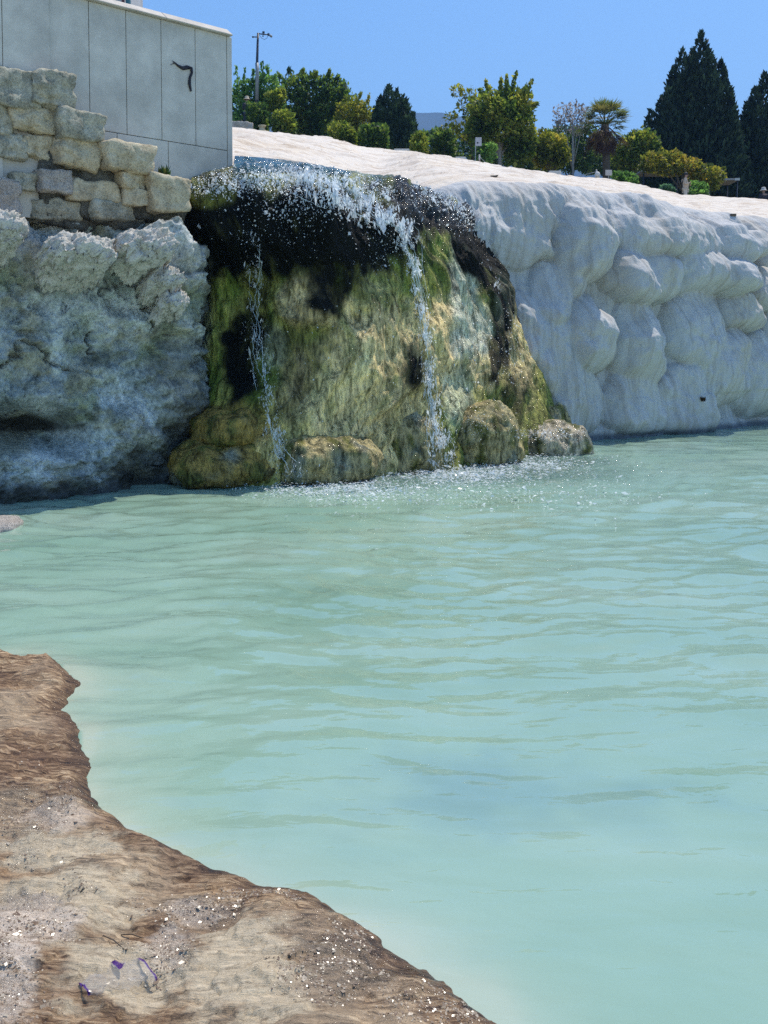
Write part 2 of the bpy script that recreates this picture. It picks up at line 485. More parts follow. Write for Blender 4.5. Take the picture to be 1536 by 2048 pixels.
def build_ledge():
    Y = np.concatenate([np.geomspace(0.45, 1.3, 60, endpoint=False), np.geomspace(1.3, 8.2, 590)]); nY = len(Y)
    k = np.concatenate([np.linspace(-2.6, -0.7, 120, endpoint=False), np.linspace(-0.7, 0.45, 500), np.linspace(0.46, 1.6, 60)]); nk = len(k)
    K, YY = np.meshgrid(k, Y, indexing='ij')
    X = K * YY
    h, sd = ledge_height(X, YY)
    px, py = to_px(np.stack([X, YY, np.zeros_like(X) + 0.05], -1))
    n = fbm(X * 2.2, YY * 2.2, 9.0, 4); nn = fbm(X * 9, YY * 16, 4.0, 5, 0.65)
    sand = sstep(-0.05, 0.35, fbm(X * 1.8, YY * 1.8, 6.1, 4) + 0.15)
    def ell(cx, cy, rx, ry): return sstep(1.15, 0.55, np.hypot((px - cx) / rx, (py - cy) / ry) + 0.5 * n + 0.35 * nn)
    sand = np.maximum.reduce([sand * 0.35, ell(200, 1790, 210, 90), ell(250, 1950, 190, 90), ell(480, 1960, 140, 110), ell(110, 1700, 150, 40), ell(560, 2040, 120, 40)])
    sand *= sstep(0.03, 0.2, sd)
    pale = np.maximum.reduce([ell(40, 1850, 130, 60) * 0.9, ell(30, 1960, 60, 100), ell(370, 1810, 80, 35) * 0.8, ell(330, 1890, 60, 50) * 0.7, ell(120, 1640, 80, 30) * .6])
    wetb = np.maximum.reduce([ell(40, 1870, 120, 90), ell(400, 1800, 120, 60), ell(340, 1900, 70, 70), ell(100, 1610, 110, 60), ell(720, 1960, 170, 100), ell(40, 1680, 70, 60),
                              ell(640, 1870, 160, 60) * .5, ell(830, 2030, 160, 60), ell(20, 2000, 70, 80)])
    wet = np.clip(wetb * (0.6 + 0.6 * fbm(X * 7, YY * 7, 5.5, 3)) + 0.25 * sstep(0.14, 0.02, sd), 0, 1)
    col = np.stack([np.clip(sand, 0, 1), np.clip(pale, 0, 1), wet], -1).reshape(-1, 3)
    V = np.stack([X, YY, h], -1).reshape(-1, 3)
    me = mesh('rock_ledge', V, grid_faces(nk, nY), col)
    e_ = me.attributes.new('Edge', 'FLOAT', 'POINT'); e_.data.foreach_set('value', (sstep(0.10, 0.01, sd + 0.04 * nn)).ravel().astype(np.float32))
    tag(link('rock_ledge', me, M['ledge']), 'wet brown travertine ledge at the pool edge', kind='structure')
build_ledge()

# ------------------------------------------------------------------ right-hand travertine cliff and its sloping terrace
CREST_PX = [(-600, 150), (470, 266), (690, 291), (900, 322), (1000, 338), (1200, 357), (1365, 386), (1536, 403), (1900, 440), (3000, 500)]
CREST_Y = 48.0
def crest_z(k):
    xs = np.array([(p[0] - PPX) / FPX for p in CREST_PX])
    zs = np.array([at(p[0], p[1], CREST_Y)[2] for p in CREST_PX])
    return np.interp(k, xs, zs)
def ground_z(x, y): return float(crest_z(x / y)) - 0.55

CLIFF_CTRL = np.array([(-4.2, 11.9), (-2.4, 12.6), (-1.0, 13.6), (0.4, 14.9), (1.8, 16.0), (3.25, 16.95), (4.85, 18.0), (6.3, 19.2), (8.0, 20.8),
                       (11.0, 24.0), (16.0, 29.5), (24.0, 37.0), (40.0, 48.0)])
BULGES = [  # photo px centre, half width, half height, protrusion (m)
    (1088, 497, 20, 27, .16), (1133, 540, 27, 60, .24), (1153, 668, 38, 74, .42), (1160, 490, 44, 78, .38), (1098, 588, 30, 56, .22), (1098, 705, 48, 85, .20),
    (1205, 452, 18, 46, .30), (1326, 462, 100, 60, .34), (1275, 556, 64, 50, .42), (1378, 545, 48, 48, .40), (1372, 655, 48, 78, .30), (1258, 678, 48, 88, .30),
    (1438, 557, 40, 38, .46), (1453, 623, 33, 40, .38), (1506, 580, 34, 42, .48), (1447, 482, 32, 56, .42), (1487, 490, 17, 32, .40), (1350, 800, 54, 64, .26),
    (1422, 728, 54, 78, .32), (1492, 745, 50, 74, .30), (1245, 802, 58, 64, .22), (1130, 792, 54, 70, .20), (1046, 650, 32, 70, .15), (1050, 450, 58, 80, .14),
    (1555, 500, 40, 60, .4), (1580, 600, 40, 60, .4), (1570, 720, 50, 80, .35), (1640, 560, 60, 80, .4), (1660, 700, 60, 80, .4), (1750, 600, 70, 100, .4), (1530, 660, 26, 36, .3),
    (1260, 480, 30, 70, .22), (1390, 470, 26, 66, .26), (1520, 470, 18, 40, .3)]
def build_travertine():
    nu = 900
    D = resample(CLIFF_CTRL, 4000)
    s = np.concatenate([[0], np.cumsum(np.linalg.norm(np.diff(D, axis=0), axis=1))])
    s_vis = np.interp(9.5, D[:, 0], s)
    q = np.concatenate([np.linspace(0, s_vis, 760, endpoint=False), s_vis + (s[-1] - s_vis) * np.linspace(0, 1, nu - 760) ** 1.6])
    C = np.stack([np.interp(q, s, D[:, 0]), np.interp(q, s, D[:, 1])], 1)
    T = np.gradient(C, q, axis=0); T /= np.linalg.norm(T, axis=1)[:, None]
    N = np.stack([T[:, 1], -T[:, 0]], 1)                    # towards the pool
    n1, n2, n3 = 190, 60, 150
    z1 = np.linspace(-0.5, 3.45, n1)
    qa = np.linspace(0, 1.3, n2 + 1)[1:]
    qb = 1.3 + np.geomspace(0.02, 1, n3) * 1.0
    U = q[:, None]
    # face rows
    off = np.interp(z1, [-0.5, 0, 0.6, 1.5, 2.6, 3.2, 3.45], [0.46, 0.38, 0.22, 0.10, 0.0, -0.08, -0.20])
    dz = 0.52 * sstep(0.4, 2.0, C[:, 0])                  # the lip climbs beyond the falls
    zf = z1[None, :] + dz[:, None] * np.clip((z1[None, :] - 0.2) / 3.25, 0, 1)
    face = np.concatenate([C[:, None, :] + N[:, None, :] * off[None, :, None], zf[..., None]], -1)
    # back rows: q0 distance from lip, to beyond the crest
    kC = C[:, 0] / C[:, 1]
    span = np.maximum(CREST_Y + 3.0 - C[:, 1], 4.0)
    tb = np.geomspace(0.03, 1.0, n3)
    q0 = np.concatenate([np.broadcast_to(qa, (nu, n2)), 1.3 + (span - 1.3)[:, None] * (tb[None] - tb[0] * 0.5)], 1)
    back_n = 0.9 * (1 - np.exp(-q0 / 0.9))
    PX = C[:, 0, None] + N[:, 0, None] * (-0.20 - back_n)
    PY = C[:, 1, None] + N[:, 1, None] * (-0.20 - back_n) + (q0 - back_n)
    zc = crest_z(PX / PY)
    zl = 3.45 + dz[:, None] + 0.42 * (1 - np.exp(-q0 / 0.28))
    ylip = C[:, 1, None] + 0.8
    t = np.clip((PY - ylip) / (CREST_Y - ylip), 0, 1.2)
    tt = np.where(t < 1, t, 1)
    PZ = zl + (zc - 3.87 - dz[:, None]) * (0.82 * tt + 0.18 * (1 - (1 - tt) ** 2)) - 0.7 * sstep(1.005, 1.05, t)
    P = np.concatenate([face, np.stack([PX, PY, PZ], -1)], 1)
    nv = P.shape[1]
    Nn = grid_normals(P)
    vv = np.concatenate([[0], np.cumsum(np.linalg.norm(np.diff(P[nu // 2], axis=0), axis=1))])
    VV = np.broadcast_to(vv, (nu, nv)); UU = np.broadcast_to(U, (nu, nv))
    isface = np.concatenate([np.ones(n1), sstep(0.7, 0.0, qa), np.zeros(n3)])[None, :]
    Z = P[..., 2]
    disp = np.zeros((nu, nv))
    kc = C[:, 0] / C[:, 1]
    uw = UU + 0.10 * fbm(UU * 1.3, Z * 1.1, 7.7, 4)
    zw = Z + 0.12 * fbm(UU * 1.2, Z * 0.9, 2.7, 4)
    vary = 1 + 0.30 * fbm(UU * 1.6, Z * 1.1, 12.7, 4)
    for (cx, cy, rx, ry, d) in BULGES:
        def u_of(x): return np.interp((x - PPX) / FPX, kc, q)
        uc = u_of(cx); yc = np.interp(uc, q, C[:, 1])
        hw = 0.5 * (u_of(cx + rx) - u_of(cx - rx)) * 1.12
        zc_ = at(cx, cy, yc)[2]; hz = (at(cx, cy - ry, yc)[2] - zc_) * 1.12
        a = (uw - uc) / hw; b = (zw - zc_) / hz
        bb = np.where(b > -0.35, (b + 0.35) / 1.35, (b + 0.35) / 0.65)
        e = np.clip(1 - np.abs(a) ** 2.3 - np.abs(bb) ** 2.2, 0, 1) ** 0.62
        v = 1.45 * d * e * vary
        kk = 0.06
        m = np.maximum(disp, v)
        hsm = np.clip(0.5 + 0.5 * (v - disp) / kk, 0, 1)
        disp = np.where((v > 0) | (disp > 0), lerp(disp, v, hsm) + kk * hsm * (1 - hsm) * (e > 0), 0)
    und = 0.20 * fbm(UU * 0.7, Z * 0.6, 1.3, 3) + 0.07 * fbm(UU * 2.2, Z * 1.9, 4.3, 4) + 0.012 * fbm(UU * 9, Z * 7, 6.3, 4)
    disp = disp * isface * (0.25 + 0.75 * sstep(3.65, 2.9, Z - dz[:, None])) + und * (0.25 + 0.75 * isface)
    # flow ridges, strongest where the lip turns over
    lip = np.exp(-((VV - vv[n1]) / 0.55) ** 2)
    wob = UU + 0.22 * fbm(UU * 1.2, VV * 0.9, 3.0, 3)
    st = ridged(wob * 5.5, VV * 0.8, 2.0, 4) * (0.5 + 0.9 * sstep(-.3, .4, perlin(UU * 1.1, VV * 0.9, 9.0)))
    disp += (0.0015 + 0.032 * lip) * st * (0.4 + 0.6 * np.clip(isface + lip, 0, 1))
    fr = perlin(UU * 3.1, VV * 0.2, 8.0)
    disp += 0.07 * lip * fr
    far = sstep(vv[n1] + 1.0, vv[n1] + 4.0, VV)
    disp += far * 0.08 * (fbm(UU * 0.4 + VV * 0.15, VV * 0.6, 6.6, 5, 0.55) + 0.8 * np.floor(2.5 * fbm(UU * 0.22 + VV * .1, VV * 0.3, 16.6, 3)) / 2.5)
    P = P + Nn * disp[..., None]
    Nf = grid_normals(P)
    stain = 1 - 0.10 * sstep(0.0, 0.6, fbm(UU * 0.8, VV * 0.5, 3.9, 4))[..., None] * np.array([0.2, 0.5, 1.0])
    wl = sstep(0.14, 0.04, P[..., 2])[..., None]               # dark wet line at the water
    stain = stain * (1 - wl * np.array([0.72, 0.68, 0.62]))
    uv = np.stack([UU, VV], -1)
    split = n1 + n2 // 2
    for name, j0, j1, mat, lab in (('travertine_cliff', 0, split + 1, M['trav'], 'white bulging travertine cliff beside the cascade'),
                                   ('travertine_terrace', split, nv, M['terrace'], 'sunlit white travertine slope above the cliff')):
        sub = P[:, j0:j1]; n = sub.shape[1]
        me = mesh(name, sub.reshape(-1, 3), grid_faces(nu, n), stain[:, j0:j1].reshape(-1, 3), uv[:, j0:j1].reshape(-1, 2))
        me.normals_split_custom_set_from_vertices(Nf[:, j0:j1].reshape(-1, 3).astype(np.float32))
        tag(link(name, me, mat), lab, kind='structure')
    return P.reshape(-1, 3), grid_faces(nu, nv)
TRAV_V, TRAV_F = build_travertine()

# ------------------------------------------------------------------ the cascade mound
MOUND = [   # rows: bottom to top; columns left to right
    [(-2.70, 12.4, -.4), (-2.35, 11.6, -.4), (-1.6, 11.25, -.4), (-0.7, 11.55, -.4), (0.1, 12.45, -.4), (0.75, 13.0, -.4), (1.6, 14.0, -.4), (2.55, 15.1, -.4), (2.95, 16.0, -.4), (3.0, 17.5, -.4)],
    [(-2.55, 12.4, .25), (-2.2, 11.7, .25), (-1.6, 11.40, .25), (-0.7, 11.65, .25), (0.1, 12.5, .25), (0.75, 13.1, .25), (1.55, 14.1, .25), (2.4, 15.2, .25), (2.8, 16.0, .25), (2.85, 17.5, .25)],
    [(-2.30, 12.6, 1.1), (-2.0, 12.15, 1.1), (-1.5, 12.0, 1.1), (-0.7, 12.0, 1.1), (0.1, 12.65, 1.1), (0.70, 13.3, 1.1), (1.45, 14.4, 1.1), (2.15, 15.3, 1.1), (2.42, 16.0, 1.1), (2.5, 17.5, 1.1)],
    [(-2.30, 12.8, 1.9), (-2.05, 12.4, 1.9), (-1.5, 12.3, 1.9), (-0.8, 12.1, 1.9), (0.0, 12.65, 1.9), (0.65, 13.45, 1.9), (1.35, 14.6, 1.9), (1.95, 15.4, 1.9), (2.17, 16.0, 1.9), (2.2, 17.5, 1.9)],
    [(-2.35, 12.7, 2.5), (-2.1, 12.2, 2.5), (-1.5, 12.1, 2.5), (-0.8, 11.95, 2.5), (0.0, 12.55, 2.5), (0.65, 13.5, 2.5), (1.25, 14.7, 2.5), (1.78, 15.5, 2.5), (1.98, 16.1, 2.5), (2.0, 17.5, 2.5)],
    [(-2.50, 12.4, 3.0), (-2.15, 11.7, 3.0), (-1.6, 11.75, 3.0), (-0.8, 11.8, 3.0), (0.0, 12.55, 3.0), (0.6, 13.55, 3.0), (1.15, 14.8, 3.0), (1.60, 15.6, 3.0), (1.74, 16.2, 3.0), (1.8, 17.5, 3.0)],
    [(-2.55, 12.4, 3.3), (-2.2, 11.75, 3.32), (-1.7, 11.8, 3.42), (-0.9, 11.95, 3.5), (-0.1, 12.75, 3.45), (0.55, 13.8, 3.5), (1.05, 14.95, 3.5), (1.42, 15.75, 3.5), (1.5, 16.3, 3.5), (1.6, 17.6, 3.5)],
    [(-2.65, 12.6, 3.4), (-2.25, 12.05, 3.5), (-1.8, 12.1, 3.66), (-1.0, 12.35, 3.72), (-0.2, 13.15, 3.74), (0.4, 14.2, 3.78), (0.85, 15.3, 3.80), (1.2, 16.1, 3.80), (1.3, 16.6, 3.8), (1.4, 17.8, 3.8)],
    [(-2.75, 12.9, 3.45), (-2.4, 12.8, 3.62), (-1.9, 12.9, 3.86), (-1.1, 13.3, 3.92), (-0.4, 14.1, 3.96), (0.2, 15.1, 4.0), (0.6, 16.2, 4.0), (0.9, 17.0, 4.0), (1.0, 17.3, 4.0), (1.1, 18.2, 4.0)],
    [(-2.8, 13.5, 3.2), (-2.5, 13.8, 3.4), (-2.0, 14.2, 3.5), (-1.2, 14.6, 3.5), (-0.5, 15.4, 3.5), (0.0, 16.4, 3.5), (0.4, 17.4, 3.5), (0.7, 18.0, 3.5), (0.8, 18.3, 3.5), (0.9, 19.2, 3.5)],
]
def build_mound():
    T = np.array(MOUND, float)
    nv, nu = 330, 420
    T[:2, :4, 1] -= 0.05; T[:2, 4:, 1] -= 0.26; T[2, :, 1] -= 0.22; T[3, :, 1] -= 0.12
    A = resample(T, nv)                       # rows
    P = resample(np.swapaxes(A, 0, 1), nu)    # (nu, nv, 3)
    N = grid_normals(P)
    X, Y, Z = P[..., 0], P[..., 1], P[..., 2]
    s = np.cumsum(np.concatenate([np.zeros((1, nv)), np.linalg.norm(np.diff(P, axis=0), axis=-1)]), 0)
    px, py = to_px(P)
    d = 0.14 * fbm(X * 1.2, Y * 1.2, Z * 1.0, 3)
    # hanging drapes: long vertical folds broken into steps
    sw = s + 0.10 * perlin(s * 2, Z * 1.5, 1.0)
    d += 0.05 * ridged(sw * 2.6, Z * 0.9, 0.5, 2)
    d += 0.035 * fbm(sw * 7, Z * 2.4, 3.0, 4)
    d += 0.020 * np.abs(fbm(sw * 16, Z * 5, 2.0, 3))
    def ell(cx, cy, rx, ry, nz=0.35, f=1.0):
        return sstep(1.2, 0.6, np.hypot((px - cx) / rx, (py - cy) / ry) + nz * fbm(sw * 2.5, Z * 2.0, cx * 0.13, 4))
    bump = 0.13 * ell(610, 600, 60, 60) + 0.12 * ell(770, 700, 80, 130) + 0.10 * ell(890, 680, 45, 60) + 0.10 * ell(965, 720, 35, 50)
    d += bump * sstep(3.3, 2.9, Z)
    # ridges of fallen water on the lip
    lipz = sstep(2.9, 3.5, Z)
    d += 0.05 * lipz * fbm(X * 4, Y * 4, Z * 4, 3)
    d *= 1 - 0.92 * sstep(0.74, 0.86, np.linspace(0, 1, nv))[None, :]
    P = P + N * d[..., None]
    px, py = to_px(P)
    # algae colours growing on the rock
    f1 = fbm(sw * 3.0, Z * 1.2, 2.0, 5); f2 = fbm(sw * 6.0, Z * 2.2, 7.0, 5); f3 = fbm(sw * 1.2, Z * 0.8, 4.0, 4)
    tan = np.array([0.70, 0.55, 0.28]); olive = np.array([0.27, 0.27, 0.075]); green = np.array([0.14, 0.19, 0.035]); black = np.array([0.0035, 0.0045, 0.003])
    ochre = np.array([0.42, 0.28, 0.08]); grey = np.array([0.66, 0.68, 0.58])
    c = np.zeros(P.shape) + olive
    c = lerp(c, green, sstep(-0.1, 0.5, f1)[..., None])
    tanm = np.maximum.reduce([ell(760, 770, 125, 200), ell(615, 610, 70, 60), ell(620, 800, 70, 90) * .7, ell(890, 690, 50, 90), ell(680, 900, 130, 70) * .8, ell(820, 880, 60, 90),
                              ell(970, 730, 38, 60) * .9, ell(1040, 680, 34, 150) * .85, ell(560, 900, 80, 50) * .5])
    c = lerp(c, tan, np.clip(tanm * (1.0 + 0.6 * f2), 0, 1)[..., None])
    c = lerp(c, grey, (np.maximum.reduce([ell(930, 560, 30, 120), ell(950, 660, 45, 60), ell(915, 790, 35, 60) * .6, ell(540, 690, 40, 45) * .5, ell(1010, 560, 22, 110) * .7]) * 0.7)[..., None])
    c = lerp(c, ochre, np.maximum(ell(470, 860, 90, 60) * .6, ell(420, 930, 80, 40) * .6)[..., None])
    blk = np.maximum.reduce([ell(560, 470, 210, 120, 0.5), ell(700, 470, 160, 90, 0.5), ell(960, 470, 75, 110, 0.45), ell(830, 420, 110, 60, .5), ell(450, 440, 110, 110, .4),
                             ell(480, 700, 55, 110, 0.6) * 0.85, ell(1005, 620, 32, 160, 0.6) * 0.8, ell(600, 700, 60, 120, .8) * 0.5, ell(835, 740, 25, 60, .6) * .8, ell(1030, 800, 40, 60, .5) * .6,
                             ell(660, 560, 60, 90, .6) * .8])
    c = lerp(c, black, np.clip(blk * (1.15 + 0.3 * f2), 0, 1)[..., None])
    moss = ell(420, 385, 60, 30, 0.3)
    c = lerp(c, np.array([0.16, 0.17, 0.04]), (moss * 0.85)[..., None])
    c = lerp(c, np.array([0.40, 0.42, 0.36]), (sstep(430, 385, px + 14 * f1) * sstep(500, 560, py))[..., None])      # grey bare rim on the left
    c *= (1 + 0.35 * f3)[..., None]
    c *= 1.28
    wet = np.clip(0.2 + 0.7 * sstep(3.0, 3.4, Z) + 0.10 * blk + 0.15 * f1, 0, 1) * (1 - 0.85 * np.clip(blk, 0, 1) * sstep(3.5, 3.2, Z))
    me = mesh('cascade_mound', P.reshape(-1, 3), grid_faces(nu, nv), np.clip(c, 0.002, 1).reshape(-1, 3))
    a = me.attributes.new('Wet', 'FLOAT', 'POINT'); a.data.foreach_set('value', wet.ravel().astype(np.float32))
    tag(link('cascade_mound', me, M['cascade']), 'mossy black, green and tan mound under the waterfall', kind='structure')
    return P.reshape(-1, 3), grid_faces(nu, nv)
MOUND_V, MOUND_F = build_mound()

# ------------------------------------------------------------------ left rock face
ROCK = [
    [(-8.0, 8.7, -.4), (-5.2, 9.4, -.4), (-4.0, 10.15, -.4), (-3.3, 10.75, -.4), (-2.75, 11.25, -.4), (-2.45, 11.65, -.4), (-2.35, 12.3, -.4), (-2.3, 13.4, -.4)],
    [(-8.0, 8.8, .15), (-5.2, 9.5, .15), (-4.0, 10.25, .15), (-3.3, 10.85, .15), (-2.75, 11.35, .15), (-2.42, 11.75, .15), (-2.3, 12.3, .15), (-2.25, 13.4, .15)],
    [(-8.0, 8.8, .7), (-5.2, 9.5, .7), (-4.05, 10.25, .7), (-3.35, 10.75, .7), (-2.8, 11.2, .7), (-2.5, 11.6, .7), (-2.3, 12.3, .7), (-2.2, 13.4, .7)],
    [(-8.0, 8.8, 1.6), (-5.2, 9.5, 1.6), (-4.1, 10.25, 1.6), (-3.4, 10.75, 1.6), (-2.85, 11.15, 1.6), (-2.45, 11.5, 1.6), (-2.25, 12.2, 1.6), (-2.15, 13.4, 1.6)],
    [(-8.0, 8.9, 2.4), (-5.2, 9.6, 2.4), (-4.1, 10.35, 2.4), (-3.45, 10.85, 2.4), (-2.9, 11.2, 2.4), (-2.5, 11.5, 2.4), (-2.3, 12.2, 2.4), (-2.2, 13.4, 2.4)],
    [(-8.0, 9.3, 2.8), (-5.2, 10.0, 2.8), (-4.1, 10.75, 2.8), (-3.45, 11.2, 2.8), (-2.9, 11.5, 2.8), (-2.55, 11.8, 2.75), (-2.4, 12.3, 2.7), (-2.3, 13.4, 2.7)],
    [(-8.0, 9.4, 3.7), (-5.2, 10.1, 3.7), (-4.2, 10.85, 3.6), (-3.5, 11.3, 3.4), (-2.95, 11.7, 3.2), (-2.7, 12.0, 3.05), (-2.6, 12.5, 3.0), (-2.5, 13.5, 3.0)],
    [(-8.0, 9.5, 4.4), (-5.2, 10.2, 4.4), (-4.3, 11.0, 4.1), (-3.6, 11.6, 3.55), (-3.1, 12.0, 3.4), (-2.85, 12.4, 3.3), (-2.8, 12.8, 3.3), (-2.7, 13.8, 3.3)],
    [(-8.0, 11.0, 4.4), (-5.5, 11.4, 4.4), (-4.5, 12.2, 4.1), (-3.9, 12.6, 3.6), (-3.4, 13.0, 3.5), (-3.1, 13.2, 3.5), (-3.0, 13.5, 3.4), (-2.9, 14.2, 3.4)],
]
LEDGES = [  # px centre, half width, height of lit top, protrusion
    (318, 505, 60, 26, .34), (345, 560, 40, 18, .22), (165, 530, 75, 26, .28), (20, 495, 60, 26, .32), (250, 640, 60, 40, .18), (110, 760, 80, 50, .16), (250, 830, 70, 50, .22), (60, 680, 90, 60, .15),
    (350, 640, 40, 40, .2), (340, 770, 40, 50, .2)]
def build_rock():
    T = np.array(ROCK, float)
    nv, nu = 330, 400
    A = resample(T, nv)
    P = resample(np.swapaxes(A, 0, 1), nu)
    N = grid_normals(P)
    X, Y, Z = P[..., 0], P[..., 1], P[..., 2]
    px, py = to_px(P)
    d = 0.16 * fbm(X * 1.0, Y * 1.0, Z * 1.1, 5, 0.55)
    d += 0.06 * ridged(X * 2.2, Z * 3.0, 0.4, 4)
    jx = 22 * fbm(X * 2.5, Z * 2.5, 3.0, 4); jy = 20 * fbm(X * 3.2, Z * 3.2, 5.0, 4)
    led = np.zeros_like(d)
    for (cx, cy, rx, h, D) in LEDGES:
        a = np.clip(1 - np.abs((px + jx - cx) / rx) ** 3, 0, 1) ** 0.5
        b = (py + jy - cy) / h
        prof = np.where(b < 0, sstep(-1, 0.15, b), 1 - 0.75 * sstep(0.3, 2.6, b))
        led = np.maximum(led, D * a * prof)
    d += led
    # undercut slot near the water on the left
    slot = sstep(60, 0, np.abs(py - 855 - 0.08 * px)) * sstep(190, 60, px)
    d -= 0.7 * slot
    d += 0.14 * sstep(870, 900, py - 0.08 * px) * sstep(300, 180, px)
    d += 0.045 * fbm(X * 7, Y * 7, Z * 8, 5, 0.62) - 0.05 * sstep(0.25, 0.6, fbm(X * 5 + 9, Y * 5, Z * 6, 4))
    crk = sstep(0.09, 0.0, np.abs(fbm(X * 1.3 + 5, Y * 1.3, Z * 2.0, 4))) * sstep(-0.1, 0.3, fbm(X * .8, Y, Z * .9 + 4, 2))
    d -= 0.16 * crk
    P = P + N * d[..., None]
    f = fbm(X * 1.5, Z * 1.5, 3.0, 5); g = fbm(X * 4, Z * 4, 8.0, 4)
    c = np.ones(P.shape) * np.array([0.95, 1.0, 1.0])
    c = lerp(c, np.array([0.75, 0.80, 0.55]), sstep(0.05, 0.5, f)[..., None])          # olive lichen
    c = lerp(c, np.array([0.30, 0.33, 0.30]), (sstep(0.1, 0.6, g) * 0.8)[..., None])      # dark stains
    def ell(cx, cy, rx, ry): return sstep(1.2, 0.5, np.hypot((px - cx) / rx, (py - cy) / ry) + 0.5 * g)
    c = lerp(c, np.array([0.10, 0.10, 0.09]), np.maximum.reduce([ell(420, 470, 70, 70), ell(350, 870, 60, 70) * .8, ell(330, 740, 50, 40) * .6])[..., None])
    c = lerp(c, np.array([1.3, 1.32, 1.32]), np.maximum.reduce([ell(40, 430, 70, 120), ell(240, 800, 60, 60), ell(200, 870, 80, 40), ell(60, 930, 110, 50) * .8, ell(150, 610, 90, 60) * .6])[..., None])
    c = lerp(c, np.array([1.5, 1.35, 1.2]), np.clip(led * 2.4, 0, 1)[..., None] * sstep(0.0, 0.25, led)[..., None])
    c = lerp(c, np.array([0.95, 0.86, 0.66]), (0.8 * sstep(0.1, 0.5, fbm(X * 2.0 + 4, Z * 2.6, 18.0, 4)))[..., None]); c = lerp(c, np.array([1.4, 1.45, 1.45]), (0.75 * sstep(0.15, 0.45, fbm(X * 3.0, Z * 2.2, 28.0, 5)))[..., None])
    c = lerp(c, np.array([0.10, 0.10, 0.09]), np.maximum.reduce([ell(50, 852, 120, 20), ell(290, 925, 110, 40) * .75, ell(395, 560, 25, 120) * .6, ell(350, 790, 40, 40) * .6])[..., None])  # shade of the undercut slot painted dark, along with other dark blotches
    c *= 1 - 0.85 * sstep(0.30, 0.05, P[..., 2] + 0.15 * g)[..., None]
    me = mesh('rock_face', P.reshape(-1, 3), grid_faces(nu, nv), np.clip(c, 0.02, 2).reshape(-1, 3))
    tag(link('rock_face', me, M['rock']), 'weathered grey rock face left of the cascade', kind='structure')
    return P.reshape(-1, 3), grid_faces(nu, nv)
ROCK_V, ROCK_F = build_rock()
M['outcrop'] = m_rock('pale_outcrop', (0.26, 0.24, 0.19), (0.56, 0.53, 0.46), (0.72, 0.69, 0.61), 6.0, bump=0.35, use_attr=False)
BV_ROCK = BVHTree.FromPolygons(ROCK_V.tolist(), ROCK_F.tolist())
BV_MOUND = BVHTree.FromPolygons(MOUND_V.tolist(), MOUND_F.tolist())
BV_TRAV = BVHTree.FromPolygons(TRAV_V.tolist(), TRAV_F.tolist())
def hit(bv, px, py):
    d = Vector(ray(px, py)).normalized()
    p, n, i, t = bv.ray_cast(Vector((0, 0, EYE)), d)
    return p, n

# ------------------------------------------------------------------ ground, hill
def build_ground():
    k = np.concatenate([np.linspace(-1.4, -0.5, 12), np.linspace(-0.45, 0.6, 60), np.linspace(0.7, 1.4, 12)])
    Y = np.concatenate([np.linspace(46.5, 60, 40), np.geomspace(60.5, 3000, 50)])
    K, YY = np.meshgrid(k, Y, indexing='ij')
    Z = crest_z(K) - 0.57
    Z = lerp(Z, 9.0, sstep(80, 300, YY))
    Z += 0.05 * fbm(K * YY * 0.3, YY * 0.3, 0.2, 3)
    bx = at(497, 200, 54)
    Z += 1.02 * np.exp(-(((K * YY - bx[0]) / 1.6) ** 2 + ((YY - 54) / 1.6) ** 2) ** 2)
    V = np.stack([K * YY, YY, Z], -1).reshape(-1, 3)
    o = link('garden_ground', mesh('garden_ground', V, grid_faces(len(k), len(Y))), plain('dry_grass_ground', (0.10, 0.085, 0.045), 0.9, 0.4, 0.8))
    tag(o, 'dry garden ground behind the terrace crest', kind='structure')
    # bed of the pool and land under everything
    m = MB(); m.box((-60, -40, -1.4), (120, 60, -0.9))
    tag(m.build('pool_bed', plain('pool_bed', (0.45, 0.45, 0.38))), 'pale bed of the pool', kind='structure')
    # far ridge
    xs = np.linspace(-900, 2600, 260)
    rp = [(-900, 236), (400, 226), (700, 224), (830, 226), (880, 225), (912, 230), (940, 240), (1000, 258), (1100, 276), (1500, 290), (2600, 300)]
    Yr = 2400.0
    top = np.interp(xs, [p[0] for p in rp], [p[1] for p in rp]) + 1.6 * fbm(xs * 0.03, xs * 0.0, 2.0, 4)
    rows = []
    for f, h in ((-700, 0.0), (-450, 0.35), (-250, 0.62), (-110, 0.85), (0, 1.0), (200, 0.8), (600, 0.3)):
        pts = []
        for x, t in zip(xs, top):
            p = at(x, t, Yr)
            z = 9 + (p[2] - 9) * h + (20 * fbm(x * 0.02, f * 0.01, 1.0, 4) if 0 < h < 1 else 0)
            pts.append((p[0], Yr + f, z))
        rows.append(pts)
    P = np.swapaxes(np.array(rows), 0, 1)
    o = link('far_hill', mesh('far_hill', P.reshape(-1, 3), grid_faces(len(xs), len(rows))), plain('hill_scrub', (0.018, 0.032, 0.04), 0.95, 0.35, 0.01, 0))
    tag(o, 'wooded hill far behind the gardens', kind='structure')
build_ground()
